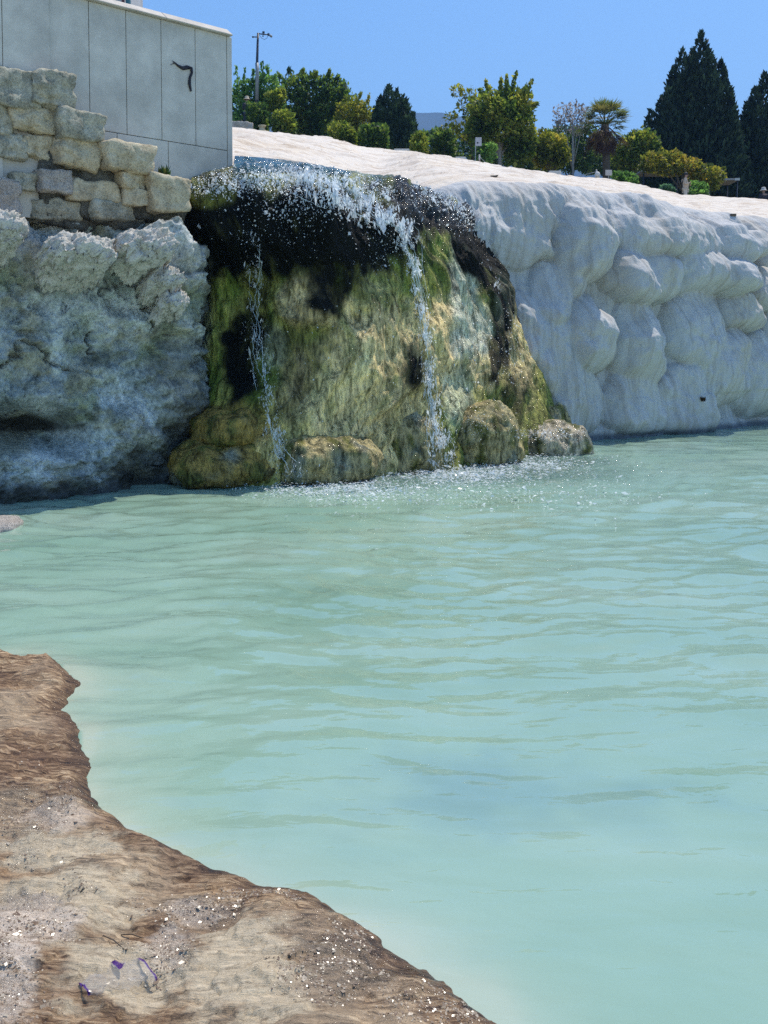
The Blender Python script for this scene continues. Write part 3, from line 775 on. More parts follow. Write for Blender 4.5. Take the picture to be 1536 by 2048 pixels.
#@@REST@@
# ------------------------------------------------------------------ panelled retaining wall
M['panel'] = plain('grey_cladding_stone', (0.54, 0.51, 0.44), 0.65, 0.24, 2.2, 0.03)
M['coping'] = plain('coping_stone', (0.50, 0.45, 0.38), 0.7, 0.25, 5, 0.3)
M['joint'] = plain('dark_joint', (0.05, 0.05, 0.05), 0.9, 0.1)
WA = np.array([-1.875, 12.5]); WD = np.array([-1.05, -1.0]); WD /= np.linalg.norm(WD); WN = np.array([0.69, -0.724])
def wall_t(px):
    k = (px - PPX) / FPX                      # (WA + t WD) with x = k * y(1.. pitch ignored)
    return (k * WA[1] - WA[0]) / (WD[0] - k * WD[1])
def build_wall():
    root = empty('retaining_wall', (WA[0], WA[1], 3.3), 'grey wall of tall stone panels with a sunlit sloping coping', 'wall')
    Mx = Matrix(((WD[0], WN[0], 0, 0), (WD[1], WN[1], 0, 0), (0, 0, 1, 0), (0, 0, 0, 1)))   # local x along wall (leftwards), y outwards
    def P(lo, hi, name, mat, bev=0.0):
        m = MB(); m.box(lo, hi, Mx)
        return m.build(name, mat, root, bevel=bev)
    js = [wall_t(p) for p in (458, 396, 329, 260, 187, 106, 13)] 
    js += [js[-1] + 0.56, js[-1] + 1.12, js[-1] + 1.7]
    z0, z1, z2 = -0.35, 0.69, 2.08
    P((0.03, -0.45, z0), (js[-1], -0.031, z2 - 0.004), 'wall_core', M['joint'])
    g = 0.004
    P((0.0, -0.45, z0), (js[0] - g, 0.004, z2 - 0.002), 'corner_panel', M['panel'], 0.006)
    for i in range(len(js) - 1):
        proud = 0.045 if js[i] >= js[5] - 1e-6 else 0.0
        P((js[i] + g, -0.03, z1 + g), (js[i + 1] - g, proud, z2 - 0.002), 'wall_panel', M['panel'], 0.003)
    bs = [js[0]] + [wall_t(p) for p in (341, 240, 120, 10)] + [js[-1]]
    for i in range(len(bs) - 1):
        proud = 0.045 if bs[i] >= js[5] else 0.0
        P((bs[i] + g, -0.03, z0), (bs[i + 1] - g, proud + 0.002, z1 - g), 'base_panel', M['panel'], 0.003)
    c = [js[0] - js[0] + 0.02, 0.95, 2.0, 3.1, 4.2, js[-1]]
    for a, b in zip(c[:-1], c[1:]):
        m = MB()
        prof = [(0.055, 2.0805), (0.062, 2.095), (-0.06, 2.185), (-0.30, 2.19), (-0.44, 2.12), (-0.44, 2.0805)]
        V = [Mx @ Vector((x, y, z)) for x in (a + 0.003, b - 0.003) for y, z in prof]
        n = len(prof)
        m.add(V, [tuple(range(n)), tuple(range(n, 2 * n))[::-1]] + [(i, (i + 1) % n, n + (i + 1) % n, n + i)[::-1] for i in range(n)])
        m.build('coping_stone', M['coping'], root, bevel=0.006)
    # dark broken scar with a hanging shred
    m = MB()
    def wp(px, py, o=0.012):
        t = wall_t(px); y = (WA + WD * t)[1]
        return Vector((WD[0] * t + WN[0] * o, WD[1] * t + WN[1] * o, at(px, py, y)[2] - 3.3))
    m.tube([wp(350, 122), wp(360, 131), wp(370, 137), wp(379, 135), wp(387, 137), wp(388, 146), wp(384, 156), wp(383, 168), wp(386, 183)], [.004, .012, .022, .026, .020, .016, .017, .020, .012], 6)
    m.tube([wp(346, 130), wp(356, 126), wp(362, 133)], [.003, .006, .004], 5)
    m.build('torn_shred', plain('black_shred', (0.012, 0.012, 0.022), 0.6, 0.3, 20, 0.4), root)
    return root
build_wall()
def build_upper():
    a = at(80, 10, 17.0); b = at(243, 10, 17.0)
    root = empty('building', (a[0], 17.0, 5.0), 'pale grey building end with two pipes, seen above the coping', 'building')
    m = MB(); m.box((-3.0, 0, 0), (b[0] - a[0], 1.5, 4.0)); m.build('wall', plain('pale_render', (0.42, 0.43, 0.44), 0.8, 0.1), root)
    for x0, x1, col, nm in ((244, 250, (0.10, 0.03, 0.03), 'dark_red_pipe'), (252, 262, (0.04, 0.14, 0.17), 'teal_pipe')):
        x = (at((x0 + x1) / 2, 10, 17.0)[0] - a[0]); r = (x1 - x0) / 2 * mpp(17)
        m = MB(); m.tube([(x, -0.02, 0), (x, -0.02, 4.0)], r, 12); m.build(nm, plain(nm, col, 0.5, 0.2), root, True)
build_upper()

# ------------------------------------------------------------------ tumbledown masonry
def stone_mesh(w, d, h, seed, rough=0.05, n=15, sq=18.0):
    """rounded irregular block, origin at its base centre"""
    rs = np.random.default_rng(seed)
    V, F = [], []
    lin = np.linspace(-1, 1, n)
    for ax in range(3):
        for sgn in (-1, 1):
            b = len(V)
            for i in lin:
                for j in lin:
                    p = [0, 0, 0]; p[ax] = sgn; p[(ax + 1) % 3] = i; p[(ax + 2) % 3] = j
                    V.append(p)
            for i in range(n - 1):
                for j in range(n - 1):
                    q = (b + i * n + j, b + (i + 1) * n + j, b + (i + 1) * n + j + 1, b + i * n + j + 1)
                    F.append(q if sgn > 0 else q[::-1])
    V = np.array(V, float)
    L = (np.abs(V) ** sq).sum(1) ** (1 / sq)
    V = V / L[:, None]
    sk = rs.normal(0, 0.09, 6)
    S = V * np.array([w / 2, d / 2, h / 2])
    S[:, 0] *= 1 + sk[0] * V[:, 2] + sk[1] * V[:, 1]; S[:, 2] *= 1 + sk[2] * V[:, 0]; S[:, 1] *= 1 + sk[3] * V[:, 0]
    o = rs.uniform(0, 50, 3)
    q = S * 5.0 + o
    nrm = V / np.linalg.norm(V, axis=1)[:, None]
    dd = rough * (0.9 * fbm(q[:, 0] * 0.7, q[:, 1] * 0.7, q[:, 2] * 0.7, 2) + 0.45 * fbm(q[:, 0] * 2.2, q[:, 1] * 2.2, q[:, 2] * 2.2, 4, 0.6))
    S = S + nrm * dd[:, None]
    S[:, 2] += h / 2
    key = np.round(V, 5); _, idx, inv = np.unique(key, axis=0, return_index=True, return_inverse=True)
    return S[idx], inv.reshape(-1)[np.array(F)]
STONES = [  # px box, material, protrusion, rough
    (-30, 138, 72, 216, 'stone_grey', .10, .05), (62, 150, 131, 220, 'stone_grey', .16, .06), (-30, 212, 30, 268, 'stone_grey', .05, .05), (28, 214, 109, 266, 'stone', .08, .05), (108, 228, 203, 286, 'stone_grey', .20, .04),
    (104, 272, 190, 342, 'stone', .16, .05), (188, 289, 298, 348, 'stone', .22, .04), (-20, 266, 50, 318, 'stone_grey', .05, .05), (46, 272, 103, 318, 'stone', .05, .05),
    (20, 345, 72, 382, 'stone_grey', .08, .04), (73, 341, 136, 388, 'stone_pale', .14, .035), (-30, 366, 28, 434, 'stone_pale', .22, .05), (136, 360, 240, 404, 'stone', .08, .05),
    (237, 350, 293, 380, 'stone', .10, .04), (240, 378, 293, 412, 'stone', .10, .03), (291, 354, 364, 424, 'stone', .16, .045), (176, 404, 292, 440, 'stone_grey', .05, .05), (60, 402, 170, 442, 'stone_grey', .02, .05),
    (-135, 136, -34, 214, 'stone_grey', .10, .05), (-130, 214, -34, 266, 'stone', .06, .05), (-125, 268, -24, 320, 'stone_grey', .05, .05), (-240, 140, -139, 226, 'stone', .08, .05), (-235, 228, -134, 318, 'stone_grey', .05, .05), (-140, 322, -34, 372, 'stone', .08, .05)]
def build_stones():
    root = empty('ruined_wall', (-3.4, 11.2, 3.0), 'tumbledown wall of tan stone blocks stepping down below grey panels', 'wall')
    ang = math.atan2(1.0, 1.05)
    for i, (x0, y0, x1, y1, mt, pr, rg) in enumerate(STONES):
        cx, cy = (x0 + x1) / 2, (y0 + y1) / 2
        Y = np.interp(cx, [0, 380], [10.45, 11.75])
        w = (x1 - x0) * mpp(Y) / 0.95; h = (y1 - y0) * mpp(Y) * 0.98; d = max(0.35, min(w, 0.6))
        c = at(cx, y1, Y)
        V, F = stone_mesh(w, d, h, 100 + i, rg)
        p, n = hit(BV_ROCK, cx, cy)
        yy = min(Y, p.y) if p is not None and p.y < Y + 0.6 else Y
        c = at(cx, y1, yy)
        me = mesh('stone', V, F)
        o = link('stone', me, M[mt], root)
        off = np.array([math.sin(ang), -math.cos(ang)]) * (pr - d / 2)
        o.location = (c[0] + off[0] + 3.4, c[1] + off[1] - 11.2, c[2] - 3.0)
        o.rotation_euler = (random.uniform(-.04, .04), random.uniform(-.05, .05), ang + random.uniform(-.08, .08))
build_stones()
def build_core():
    root = bpy.data.objects['ruined_wall']; ang = math.atan2(1.0, 1.05)
    M['core'] = m_rock('earth_mortar', (0.04, 0.04, 0.03), (0.14, 0.13, 0.10), (0.30, 0.29, 0.24), 4.0, bump=1.0, use_attr=False)
    for i, (x0, y0, x1, y1) in enumerate([(-270, 148, 118, 460), (95, 240, 196, 455), (175, 300, 288, 455), (270, 362, 374, 440)]):
        cx = (x0 + x1) / 2; Y = np.interp(cx, [0, 380], [10.45, 11.75]); w = (x1 - x0) * mpp(Y) / 0.82; h = (y1 - y0) * mpp(Y)
        V, F = stone_mesh(w, .5, h, 700 + i, .05, 16, 9.0); o = link('rubble_core', mesh('rubble_core', V, F), M['core'], root); c = at(cx, y1, Y)
        o.location = (c[0] + math.sin(ang) * -.27 + 3.4, c[1] + math.cos(ang) * .27 - 11.2, c[2] - 3.0); o.rotation_euler = (0, 0, ang)
build_core()

def build_outcrops():
    rf = bpy.data.objects['rock_face']
    for i, (x0, y0, x1, y1, dp, out) in enumerate([(238, 486, 352, 545, .7, .24), (300, 562, 366, 600, .5, .12), (92, 502, 224, 560, .8, .13), (-60, 462, 52, 522, .8, .22), (318, 600, 372, 636, .4, .04), (-50, 380, 24, 432, .5, .2)]):
        cx, cy = (x0 + x1) / 2, (y0 + y1) / 2
        p, n = hit(BV_ROCK, cx, cy)
        if p is None: continue
        w = (x1 - x0) * mpp(p.y) * 1.05; h = (y1 - y0) * mpp(p.y) * 1.1
        V, F = stone_mesh(w, dp, h, 500 + i, .07, 34, 3.0)
        q = V * 7 + i * 3
        V += (0.055 * ridged(q[:, 0], q[:, 1], q[:, 2] * 1.8, 4))[:, None] * np.array([.5, -.8, .6])
        V[:, 2] -= 0.45 * np.clip(-V[:, 1] - 0.0, 0, 1) * h           # tops slope down towards the pool
        V[:, 2] += 0.10 * V[:, 0] / w * h
        o = link('outcrop', mesh('outcrop', V, F), M['outcrop'], rf)
        o.location = (p.x + .02, p.y - out + dp * .5 - .50, at(cx, y1, p.y)[2]); o.rotation_euler = (-0.62, 0, .55)
build_outcrops()
# boulders at the foot of the falls
BOULD = [  # px box, Y, tag label
    (385, 812, 575, 900, 11.7, 'ochre', 'brown rounded boulder at the left foot of the falls, upper of two'),
    (345, 880, 560, 972, 11.45, 'ochre', 'low ochre boulder dipping into the pool at the far left foot of the falls'),
    (545, 868, 745, 968, 11.6, 'tanb', 'broad olive boulder beneath the thin water strand'),
    (745, 820, 870, 965, 12.6, 'tanb', 'tall tan boulder just left of the main water strand'),
    (893, 808, 1035, 940, 13.35, 'tanb', 'round tan boulder with draped moss beside the main water strand'),
    (1022, 848, 1172, 935, 14.7, 'tanp', 'low boulder with a glittering wet top at the right end of the falls'),
    (1055, 805, 1140, 890, 15.6, 'tanb', 'small tan boulder behind the glittering one at the cliff corner')]
def m_boulder(name, a, b, c):
    return m_rock(name, a, b, c, 3.0, 0.5, 0.55, (1, 1, 0.35), False, 0.35)
M['ochre'] = m_boulder('ochre_boulder', (0.045, 0.035, 0.010), (0.20, 0.14, 0.045), (0.30, 0.26, 0.13))
M['tanb'] = m_boulder('tan_boulder', (0.06, 0.065, 0.02), (0.27, 0.24, 0.12), (0.42, 0.37, 0.24))
M['tanp'] = m_boulder('pale_boulder', (0.10, 0.09, 0.03), (0.36, 0.31, 0.21), (0.55, 0.48, 0.38))
BOULD_BV = []
for i, (x0, y0, x1, y1, Y, mt, lab) in enumerate(BOULD):
    w = (x1 - x0) * mpp(Y) * 1.05; h = (y1 - y0) * mpp(Y) * 1.1
    V, F = stone_mesh(w, min(w, 1.1), h, 300 + i, 0.045, 26, 2.5)
    V[:, :] += (0.075 * fbm(V[:, 0] * 2.2, V[:, 1] * 2.2, V[:, 2] * 1.5 + i, 2) + 0.012 * fbm(V[:, 0] * 14, V[:, 1] * 14, V[:, 2] * 4 + i, 3))[:, None] * np.array([0.6, -1, 0.4])
    c = at((x0 + x1) / 2, y1, Y)
    V[:, :2] *= (1 + 0.22 * (1 - np.clip(V[:, 2] / h, 0, 1)) ** 1.5)[:, None]
    f = fbm(V[:, 0] * 5 + i, V[:, 1] * 5, V[:, 2] * 2.2, 5); g = fbm(V[:, 0] * 2.4 + i, V[:, 1] * 2.4, V[:, 2] * 1.6 + 7, 3)
    cl = {'ochre': (0.40, 0.28, 0.08), 'tanb': (0.52, 0.43, 0.22), 'tanp': (0.66, 0.56, 0.42)}[mt]
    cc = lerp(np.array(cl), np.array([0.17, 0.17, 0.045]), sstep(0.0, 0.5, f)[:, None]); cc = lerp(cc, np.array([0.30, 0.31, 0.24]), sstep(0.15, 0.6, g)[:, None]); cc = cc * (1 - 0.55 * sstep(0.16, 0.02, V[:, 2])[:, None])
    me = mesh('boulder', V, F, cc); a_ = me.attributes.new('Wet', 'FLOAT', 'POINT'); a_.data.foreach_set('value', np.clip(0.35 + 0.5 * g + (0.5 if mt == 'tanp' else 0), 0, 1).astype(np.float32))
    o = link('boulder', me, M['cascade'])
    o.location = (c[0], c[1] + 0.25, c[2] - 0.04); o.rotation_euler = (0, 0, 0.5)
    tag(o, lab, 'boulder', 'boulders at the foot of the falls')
    mw = Matrix.Translation(o.location) @ Matrix.Rotation(0.5, 4, 'Z')
    BOULD_BV.append(BVHTree.FromPolygons([mw @ Vector(v) for v in V.tolist()], F.tolist()))
def hit_fall(px, py):
    best = None
    for bv in [BV_MOUND] + BOULD_BV:
        p, n = hit(bv, px, py)
        if p is not None and (best is None or p.y < best[0].y): best = (p, n)
    return best

# ------------------------------------------------------------------ falling water
def m_foam():
    t = NT('white_water')
    tr = t.new('ShaderNodeBsdfTranslucent'); tr.inputs[0].default_value = (0.85, 0.92, 0.97, 1)
    t.set(Base_Color=(0.93, 0.95, 0.96), Roughness=0.22, IOR=1.33)
    mx = t.new('ShaderNodeMixShader'); mx.inputs[0].default_value = 0.5
    t.L.new(t.b.outputs[0], mx.inputs[1]); t.L.new(tr.outputs[0], mx.inputs[2]); t.L.new(mx.outputs[0], t.out.inputs[0])
    return t.m
def m_clearwater():
    t = NT('running_water')
    t.set(Base_Color=(0.75, 0.88, 0.92), Roughness=0.05, IOR=1.33)
    tp = t.new('ShaderNodeBsdfTransparent')
    mx = t.new('ShaderNodeMixShader'); mx.inputs[0].default_value = 0.62
    t.L.new(t.b.outputs[0], mx.inputs[1]); t.L.new(tp.outputs[0], mx.inputs[2]); t.L.new(mx.outputs[0], t.out.inputs[0])
    return t.m
M['foam'] = m_foam(); M['run'] = m_clearwater()
def drops_mesh(name, C, S, flat=0.0):
    """thin flakes of broken water, each a small rhombus at its own tilt"""
    n = len(C)
    a = RNG.normal(size=(n, 3)); a[:, 2] *= (1 - flat)
    a[:, 2] += 1e-3
    b = RNG.normal(size=(n, 3)); b[:, 2] *= (1 - flat)
    a[:, 2] += (1 - flat) * np.sign(a[:, 2]) * np.clip(S[:, 2] / S[:, 0] - 1, 0, 4)      # stretched drops hang upright
    a /= np.linalg.norm(a, axis=1)[:, None]
    b -= a * (a * b).sum(1)[:, None]; b /= np.linalg.norm(b, axis=1)[:, None]
    L = (a * (S.max(1) * 1.15)[:, None]); W = b * (S.min(1) * 1.15)[:, None]
    c = np.cross(a, b) * (S.min(1) * 0.35)[:, None]
    V = np.stack([C - L, C + W + c, C + L, C - W + c], 1).reshape(-1, 3)
    return mesh(name, V, np.arange(4 * n).reshape(n, 4))
def path_at(path, t):
    p = np.array(path, float); s = np.concatenate([[0], np.cumsum(np.hypot(np.diff(p[:, 0]), np.diff(p[:, 1])))]); q = t * s[-1]
    return [np.interp(q, s, p[:, k]) for k in range(p.shape[1])]
STR_A = [(600, 348, 60, .9), (660, 372, 62, 1), (715, 410, 56, 1), (765, 442, 44, .9), (806, 462, 24, .8), (824, 530, 13, .6), (842, 610, 11, .5), (852, 700, 11, .45), (862, 800, 13, .5), (876, 880, 20, 1), (884, 925, 26, 1)]
STR_B = [(505, 470, 20, .5), (512, 560, 15, .8), (510, 630, 13, .6), (520, 700, 24, .8), (535, 790, 18, .9), (545, 850, 14, .9), (556, 900, 18, .9), (590, 950, 34, 1)]
STR_C = [(848, 372, 30, 1), (900, 398, 32, 1), (945, 440, 18, .7), (975, 500, 12, .4), (1000, 600, 8, .3)]
def build_falls():
    root = empty('waterfall', (0.4, 12.6, 0.0), 'sparkling spring water falling in strands over the dark mossy mound', 'waterfall')
    rl = np.array([0.4, 12.6, 0.0])
    for path, nd, nf, gain in ((STR_A, 19000, 44, 1.0), (STR_B, 5200, 26, 0.75), (STR_C, 2200, 0, .8)):
        C, S = [], []
        for i in range(nd):
            t = random.random(); x, y, hw, den = path_at(path, t)
            if random.random() > den: continue
            x += random.gauss(0, 0.55) * hw; y += random.gauss(0, 6)
            if float(perlin(x / 9.0, y / 26.0, 3.7)) + 0.35 * float(perlin(x / 3.5, y / 9.0, 8.1)) < (0.05 if y > 455 else -0.02): continue
            h = hit_fall(x, y)
            if h is None: continue
            p, n = h
            o = random.random() ** 3 * 0.10 + 0.01
            r = 0.0030 * math.exp(random.gauss(0.1, 0.6)) * gain * (1.35 if y < 470 else 1)
            C.append((p.x + n.x * o, p.y + n.y * o - 0.01, p.z + n.z * o)); S.append((r, r, r * random.uniform(1.0, 4.5)))
        C = np.array(C) - rl
        o = link('spray', drops_mesh('spray', C, np.array(S)), M['foam'], root); tag(o, kind='stuff')
        m = MB(); ph0 = random.uniform(0, 6)
        for i in range(nf):
            off = random.gauss(0, 0.5); t0 = random.uniform(0, 0.9); t1 = min(1.0, t0 + random.uniform(0.06, 0.22)); ow = 0.25 * math.sin(ph0 + 9 * t0)
            pts, ph = [], random.uniform(0, 6)
            for t in np.linspace(t0, t1, 12):
                x, y, hw, den = path_at(path, t)
                h = hit_fall(x + (off + ow) * hw + 0.10 * hw * math.sin(t * 30 + ph), y)
                if h is None: continue
                p, n = h; q = p + n * 0.03 + Vector((0, -0.02, 0))
                pts.append((q.x - rl[0], q.y - rl[1], q.z))
            if len(pts) > 4:
                rr = [0.0034 * (0.5 + random.random()) * (0.4 + 0.6 * math.sin(math.pi * (k + .5) / len(pts))) for k in range(len(pts))]
                m.tube(pts, rr, 6, False)
        m.build('water_strand', M['run'], root, True)
    # white flakes placed as sun glints on thin water, lip and mound
    C, S = [], []
    zones = [(480, 362, 90, 26, 700), (590, 352, 90, 24, 800), (690, 368, 60, 26, 500), (620, 400, 120, 45, 500), (880, 390, 50, 28, 420), (775, 388, 14, 20, 90), (930, 430, 36, 40, 220), (770, 500, 50, 60, 130), (560, 470, 120, 50, 80),
             (960, 700, 70, 120, 160), (1030, 690, 22, 90, 200), (1095, 868, 55, 12, 420), (950, 850, 40, 30, 120), (700, 700, 200, 160, 160), (420, 380, 40, 16, 90)]
    for (cx, cy, sx, sy, n) in zones:
        for i in range(int(n * 2.2)):
            x, y = random.gauss(cx, sx * .6), random.gauss(cy, sy * .55)
            h = hit_fall(x, y)
            if h is None: continue
            p, nn = h
            r = 0.0040 * math.exp(random.gauss(0, 0.6)) * (1.3 if y < 470 else 0.8)
            C.append((p.x + nn.x * .012, p.y + nn.y * .012 - .01, p.z + nn.z * .012)); S.append((r, r, r * random.uniform(.8, 1.6)))
    tag(link('glitter', drops_mesh('glitter', np.array(C) - rl, np.array(S)), M['foam'], root), kind='stuff')
    # splash foam plus white flakes placed as sun glints on the pool
    C, S = [], []
    for (cx, cy, sx, sy, n) in [(900, 948, 140, 22, 4000), (700, 978, 140, 20, 2800), (1060, 930, 110, 18, 1900), (880, 922, 30, 10, 300), (590, 985, 80, 10, 200), (950, 990, 260, 34, 700), (1150, 990, 200, 28, 160), (575, 950, 40, 12, 200)]:
        for i in range(n):
            p = on_water(random.gauss(cx, sx * .6), random.gauss(cy, sy * .6))
            if hit_fall(*to_px(p)) and hit_fall(*to_px(p))[0].y < p[1]: continue
            r = 0.0080 * math.exp(random.gauss(0, .45))
            C.append((p[0], p[1], 0.012 + random.random() ** 3 * 0.05)); S.append((r * 1.4, r, r * 0.6))
    tag(link('foam_glints', drops_mesh('foam_glints', np.array(C), np.array(S), 0.75), M['foam']), 'white foam and flakes placed as sun glints where the falls hit the pool', 'foam', kind='stuff')
build_falls()

# thin stream running over the terrace to the lip
def build_stream():
    t = NT('dark_stream')
    o = t.coord()
    c = t.ramp(t.noise(t.coord('Object', (2, 6, 2)), 1.5, 5, 0.6, 1.0), [(0.35, (0.006, 0.025, 0.028)), (0.55, (0.025, 0.09, 0.10)), (0.75, (0.10, 0.20, 0.20))])
    t.set(Base_Color=c, Roughness=0.08, IOR=1.33, Normal=t.bump(t.noise(t.coord('Object', (4, 9, 4)), 2.0, 5, 0.6, 1.0), 0.8, 0.05))
    top = [(470, 313), (530, 317), (580, 322), (630, 330), (670, 338), (700, 346)]; bot = [(466, 350), (530, 346), (580, 347), (630, 349), (670, 350), (702, 352)]
    nu, nv = 90, 16
    tu = resample(np.array(top), nu); bu = resample(np.array(bot), nu)
    P = np.zeros((nu, nv, 3)); ok = True
    for i in range(nu):
        for j in range(nv):
            f = j / (nv - 1); x, y = lerp(bu[i], tu[i], f)
            h = hit(BV_TRAV, x, y); h2 = hit(BV_MOUND, x, y)
            c_ = [q[0] for q in (h, h2) if q[0] is not None]
            p = min(c_, key=lambda q: q.y) if c_ else Vector(at(x, y, 14))
            P[i, j] = (p.x, p.y, p.z)
    for i in range(nu):
        for j in range(nv):
            zz = [q[0].z for q in (BV_TRAV.ray_cast(Vector((P[i, j, 0], P[i, j, 1], 9)), Vector((0, 0, -1))), BV_MOUND.ray_cast(Vector((P[i, j, 0], P[i, j, 1], 9)), Vector((0, 0, -1)))) if q[0] is not None]
            if zz: P[i, j, 2] = max(zz)
    P[..., 2] += 0.014
    me = mesh('stream', P.reshape(-1, 3), grid_faces(nu, nv))
    tag(link('stream', me, t.m), 'dark teal stream running over the slope to the lip', kind='structure')
build_stream()

# ------------------------------------------------------------------ foliage
def m_leaf(name, trans=0.45, rough=0.55):
    t = NT(name)
    a = t.attr()
    t.set(Base_Color=a, Roughness=rough)
    t.b.inputs['Specular IOR Level'].default_value = 0.3
    tr = t.new('ShaderNodeBsdfTranslucent')
    hs = t.new('ShaderNodeHueSaturation'); hs.inputs['Value'].default_value = 2.0; hs.inputs['Saturation'].default_value = 1.1
    t.L.new(a, hs.inputs['Color']); t.L.new(hs.outputs[0], tr.inputs[0])
    mx = t.new('ShaderNodeMixShader'); mx.inputs[0].default_value = trans
    t.L.new(t.b.outputs[0], mx.inputs[1]); t.L.new(tr.outputs[0], mx.inputs[2]); t.L.new(mx.outputs[0], t.out.inputs[0])
    return t.m
M['leaf'] = m_leaf('leaf'); M['needle'] = m_leaf('needle', 0.18, 0.7)
M['bark'] = plain('bark', (0.11, 0.085, 0.06), 0.9, 0.35, 12, 0.5)
M['bark_pale'] = plain('pale_bark', (0.30, 0.27, 0.23), 0.9, 0.3, 12, 0.4)
def leaf_quads(C, D, size, asp=0.5, up=0.0):
    """rhombic leaves at C pointing along D"""
    n = len(C)
    D = D + np.array([0, 0, up]); D = D / (np.linalg.norm(D, axis=1)[:, None] + 1e-9)
    Rr = RNG.normal(size=(n, 3)); W = np.cross(D, Rr); W /= np.linalg.norm(W, axis=1)[:, None] + 1e-9
    s = (size * np.exp(RNG.normal(0, 0.3, n)))[:, None]
    V = np.stack([C - D * s * .5, C + W * s * asp * .5, C + D * s * .5, C - W * s * asp * .5], 1)
    return V.reshape(-1, 3), np.arange(4 * n).reshape(n, 4)
def leaf_cols(C, cols, freq=1.2):
    """palette mixed clump by clump"""
    cols = np.array(cols)
    o = RNG.uniform(0, 40)
    f = 0.5 + 0.55 * fbm(C[:, 0] * freq + o, C[:, 1] * freq, C[:, 2] * freq, 3) + RNG.normal(0, .16, len(C))
    f = np.clip(f, 0, 0.999) * (len(cols) - 1)
    i = f.astype(int); t = (f - i)[:, None]
    c = (cols[i] * (1 - t) + cols[np.minimum(i + 1, len(cols) - 1)] * t) * 1.15
    return np.repeat(c * np.exp(RNG.normal(0, .15, (len(C), 1))), 4, axis=0)
def blob_points(blobs, n, Y, flat=0.8):
    """blobs: photo px ellipses (x, y, rx, ry[, dY]); leaves lie in lumpy shells"""
    A = np.array([b[2] * b[3] for b in blobs], float); A /= A.sum()
    C, D = [], []
    for b, a in zip(blobs, A):
        k = max(8, int(n * a)); dy = b[4] if len(b) > 4 else RNG.uniform(-0.35, 0.35)
        c = at(b[0], b[1], Y + dy); r = np.array([b[2] * mpp(Y), b[2] * mpp(Y) * flat, b[3] * mpp(Y)])
        d = RNG.normal(size=(k, 3)); d /= np.linalg.norm(d, axis=1)[:, None]
        o = RNG.uniform(0, 30)
        rad = (0.35 + 0.65 * RNG.random(k) ** 0.45) * (1 + 0.30 * fbm(d[:, 0] * 2.2 + o, d[:, 1] * 2.2, d[:, 2] * 2.2, 3))
        C.append(c + d * r * rad[:, None]); D.append(d + RNG.normal(0, 0.6, (k, 3)))
    return np.concatenate(C), np.concatenate(D)
def shoot_points(shoots, per, Y):
    C, D = [], []
    for (x0, y0, x1, y1, wd) in shoots:
        a, b = at(x0, y0, Y), at(x1, y1, Y + RNG.uniform(-.3, .3))
        t = RNG.random(per) ** 0.8
        c = a + (b - a) * t[:, None] + RNG.normal(0, 1, (per, 3)) * (wd * mpp(Y) * (1.05 - 0.8 * t))[:, None] * .5
        C.append(c); D.append((b - a) / np.linalg.norm(b - a) + RNG.normal(0, .6, (per, 3)))
    return np.concatenate(C), np.concatenate(D)
def tree(name, label, cat, px, Y, blobs, n, size, cols, mat='leaf', trunk=None, trunk_r=0.10, shoots=None, per=60, asp=0.55, group=None, up=0.2, limbs=5, freq=1.2, crown='crown', bark='bark', box=None):
    base = np.array([(px - PPX) / FPX * Y, Y, 0.0]); base[2] = ground_z(base[0], Y)
    root = empty(name, base, label, cat, group)
    C, D = blob_points(blobs, n, Y)
    if box:          # clipped to a hedge-like block in photo px
        qx, qy = to_px(C); k = (qx > box[0]) & (qx < box[2]) & (qy > box[1]); C, D = C[k], D[k]
    if shoots:
        c2, d2 = shoot_points(shoots, per, Y); C = np.concatenate([C, c2]); D = np.concatenate([D, d2])
    V, F = leaf_quads(C, D, size, asp, up)
    link(crown, mesh(crown, V - base, F, leaf_cols(C, cols, freq), smooth=False), M[mat], root)
    if trunk is not None:
        m = MB(); top = at(trunk[0], trunk[1], Y) - base
        m.tube([(0, 0, -0.1), (top[0] * .4 + .05, 0, top[2] * .45), (top[0], 0, top[2])], [trunk_r, trunk_r * .8, trunk_r * .5], 9)
        big = sorted(blobs, key=lambda b: -b[2] * b[3])[:limbs]
        for b in big:
            q = at(b[0], b[1], Y) - base
            s0 = Vector((top[0] * .5, 0, top[2] * .55)); q = Vector(q)
            m.tube([s0, s0.lerp(q, .5) + Vector((0, 0, .08)), q + Vector((0, 0, b[3] * mpp(Y) * .5))], [trunk_r * .5, trunk_r * .35, trunk_r * .08], 6)
        m.build('trunk', M[bark], root, True)
    return root
DK = [(0.014, 0.032, 0.012), (0.03, 0.06, 0.018), (0.07, 0.115, 0.025), (0.15, 0.20, 0.04)]
OLV = [(0.03, 0.055, 0.014), (0.075, 0.115, 0.022), (0.16, 0.19, 0.035), (0.28, 0.27, 0.06)]
GOLD = [(0.05, 0.07, 0.014), (0.13, 0.15, 0.025), (0.22, 0.22, 0.04), (0.29, 0.25, 0.055)]
GRN = [(0.03, 0.07, 0.02), (0.07, 0.14, 0.035), (0.14, 0.24, 0.06), (0.22, 0.32, 0.10)]
CYP = [(0.006, 0.014, 0.010), (0.012, 0.026, 0.016), (0.025, 0.045, 0.024), (0.04, 0.07, 0.035)]
GT = 'trees behind the terrace crest'
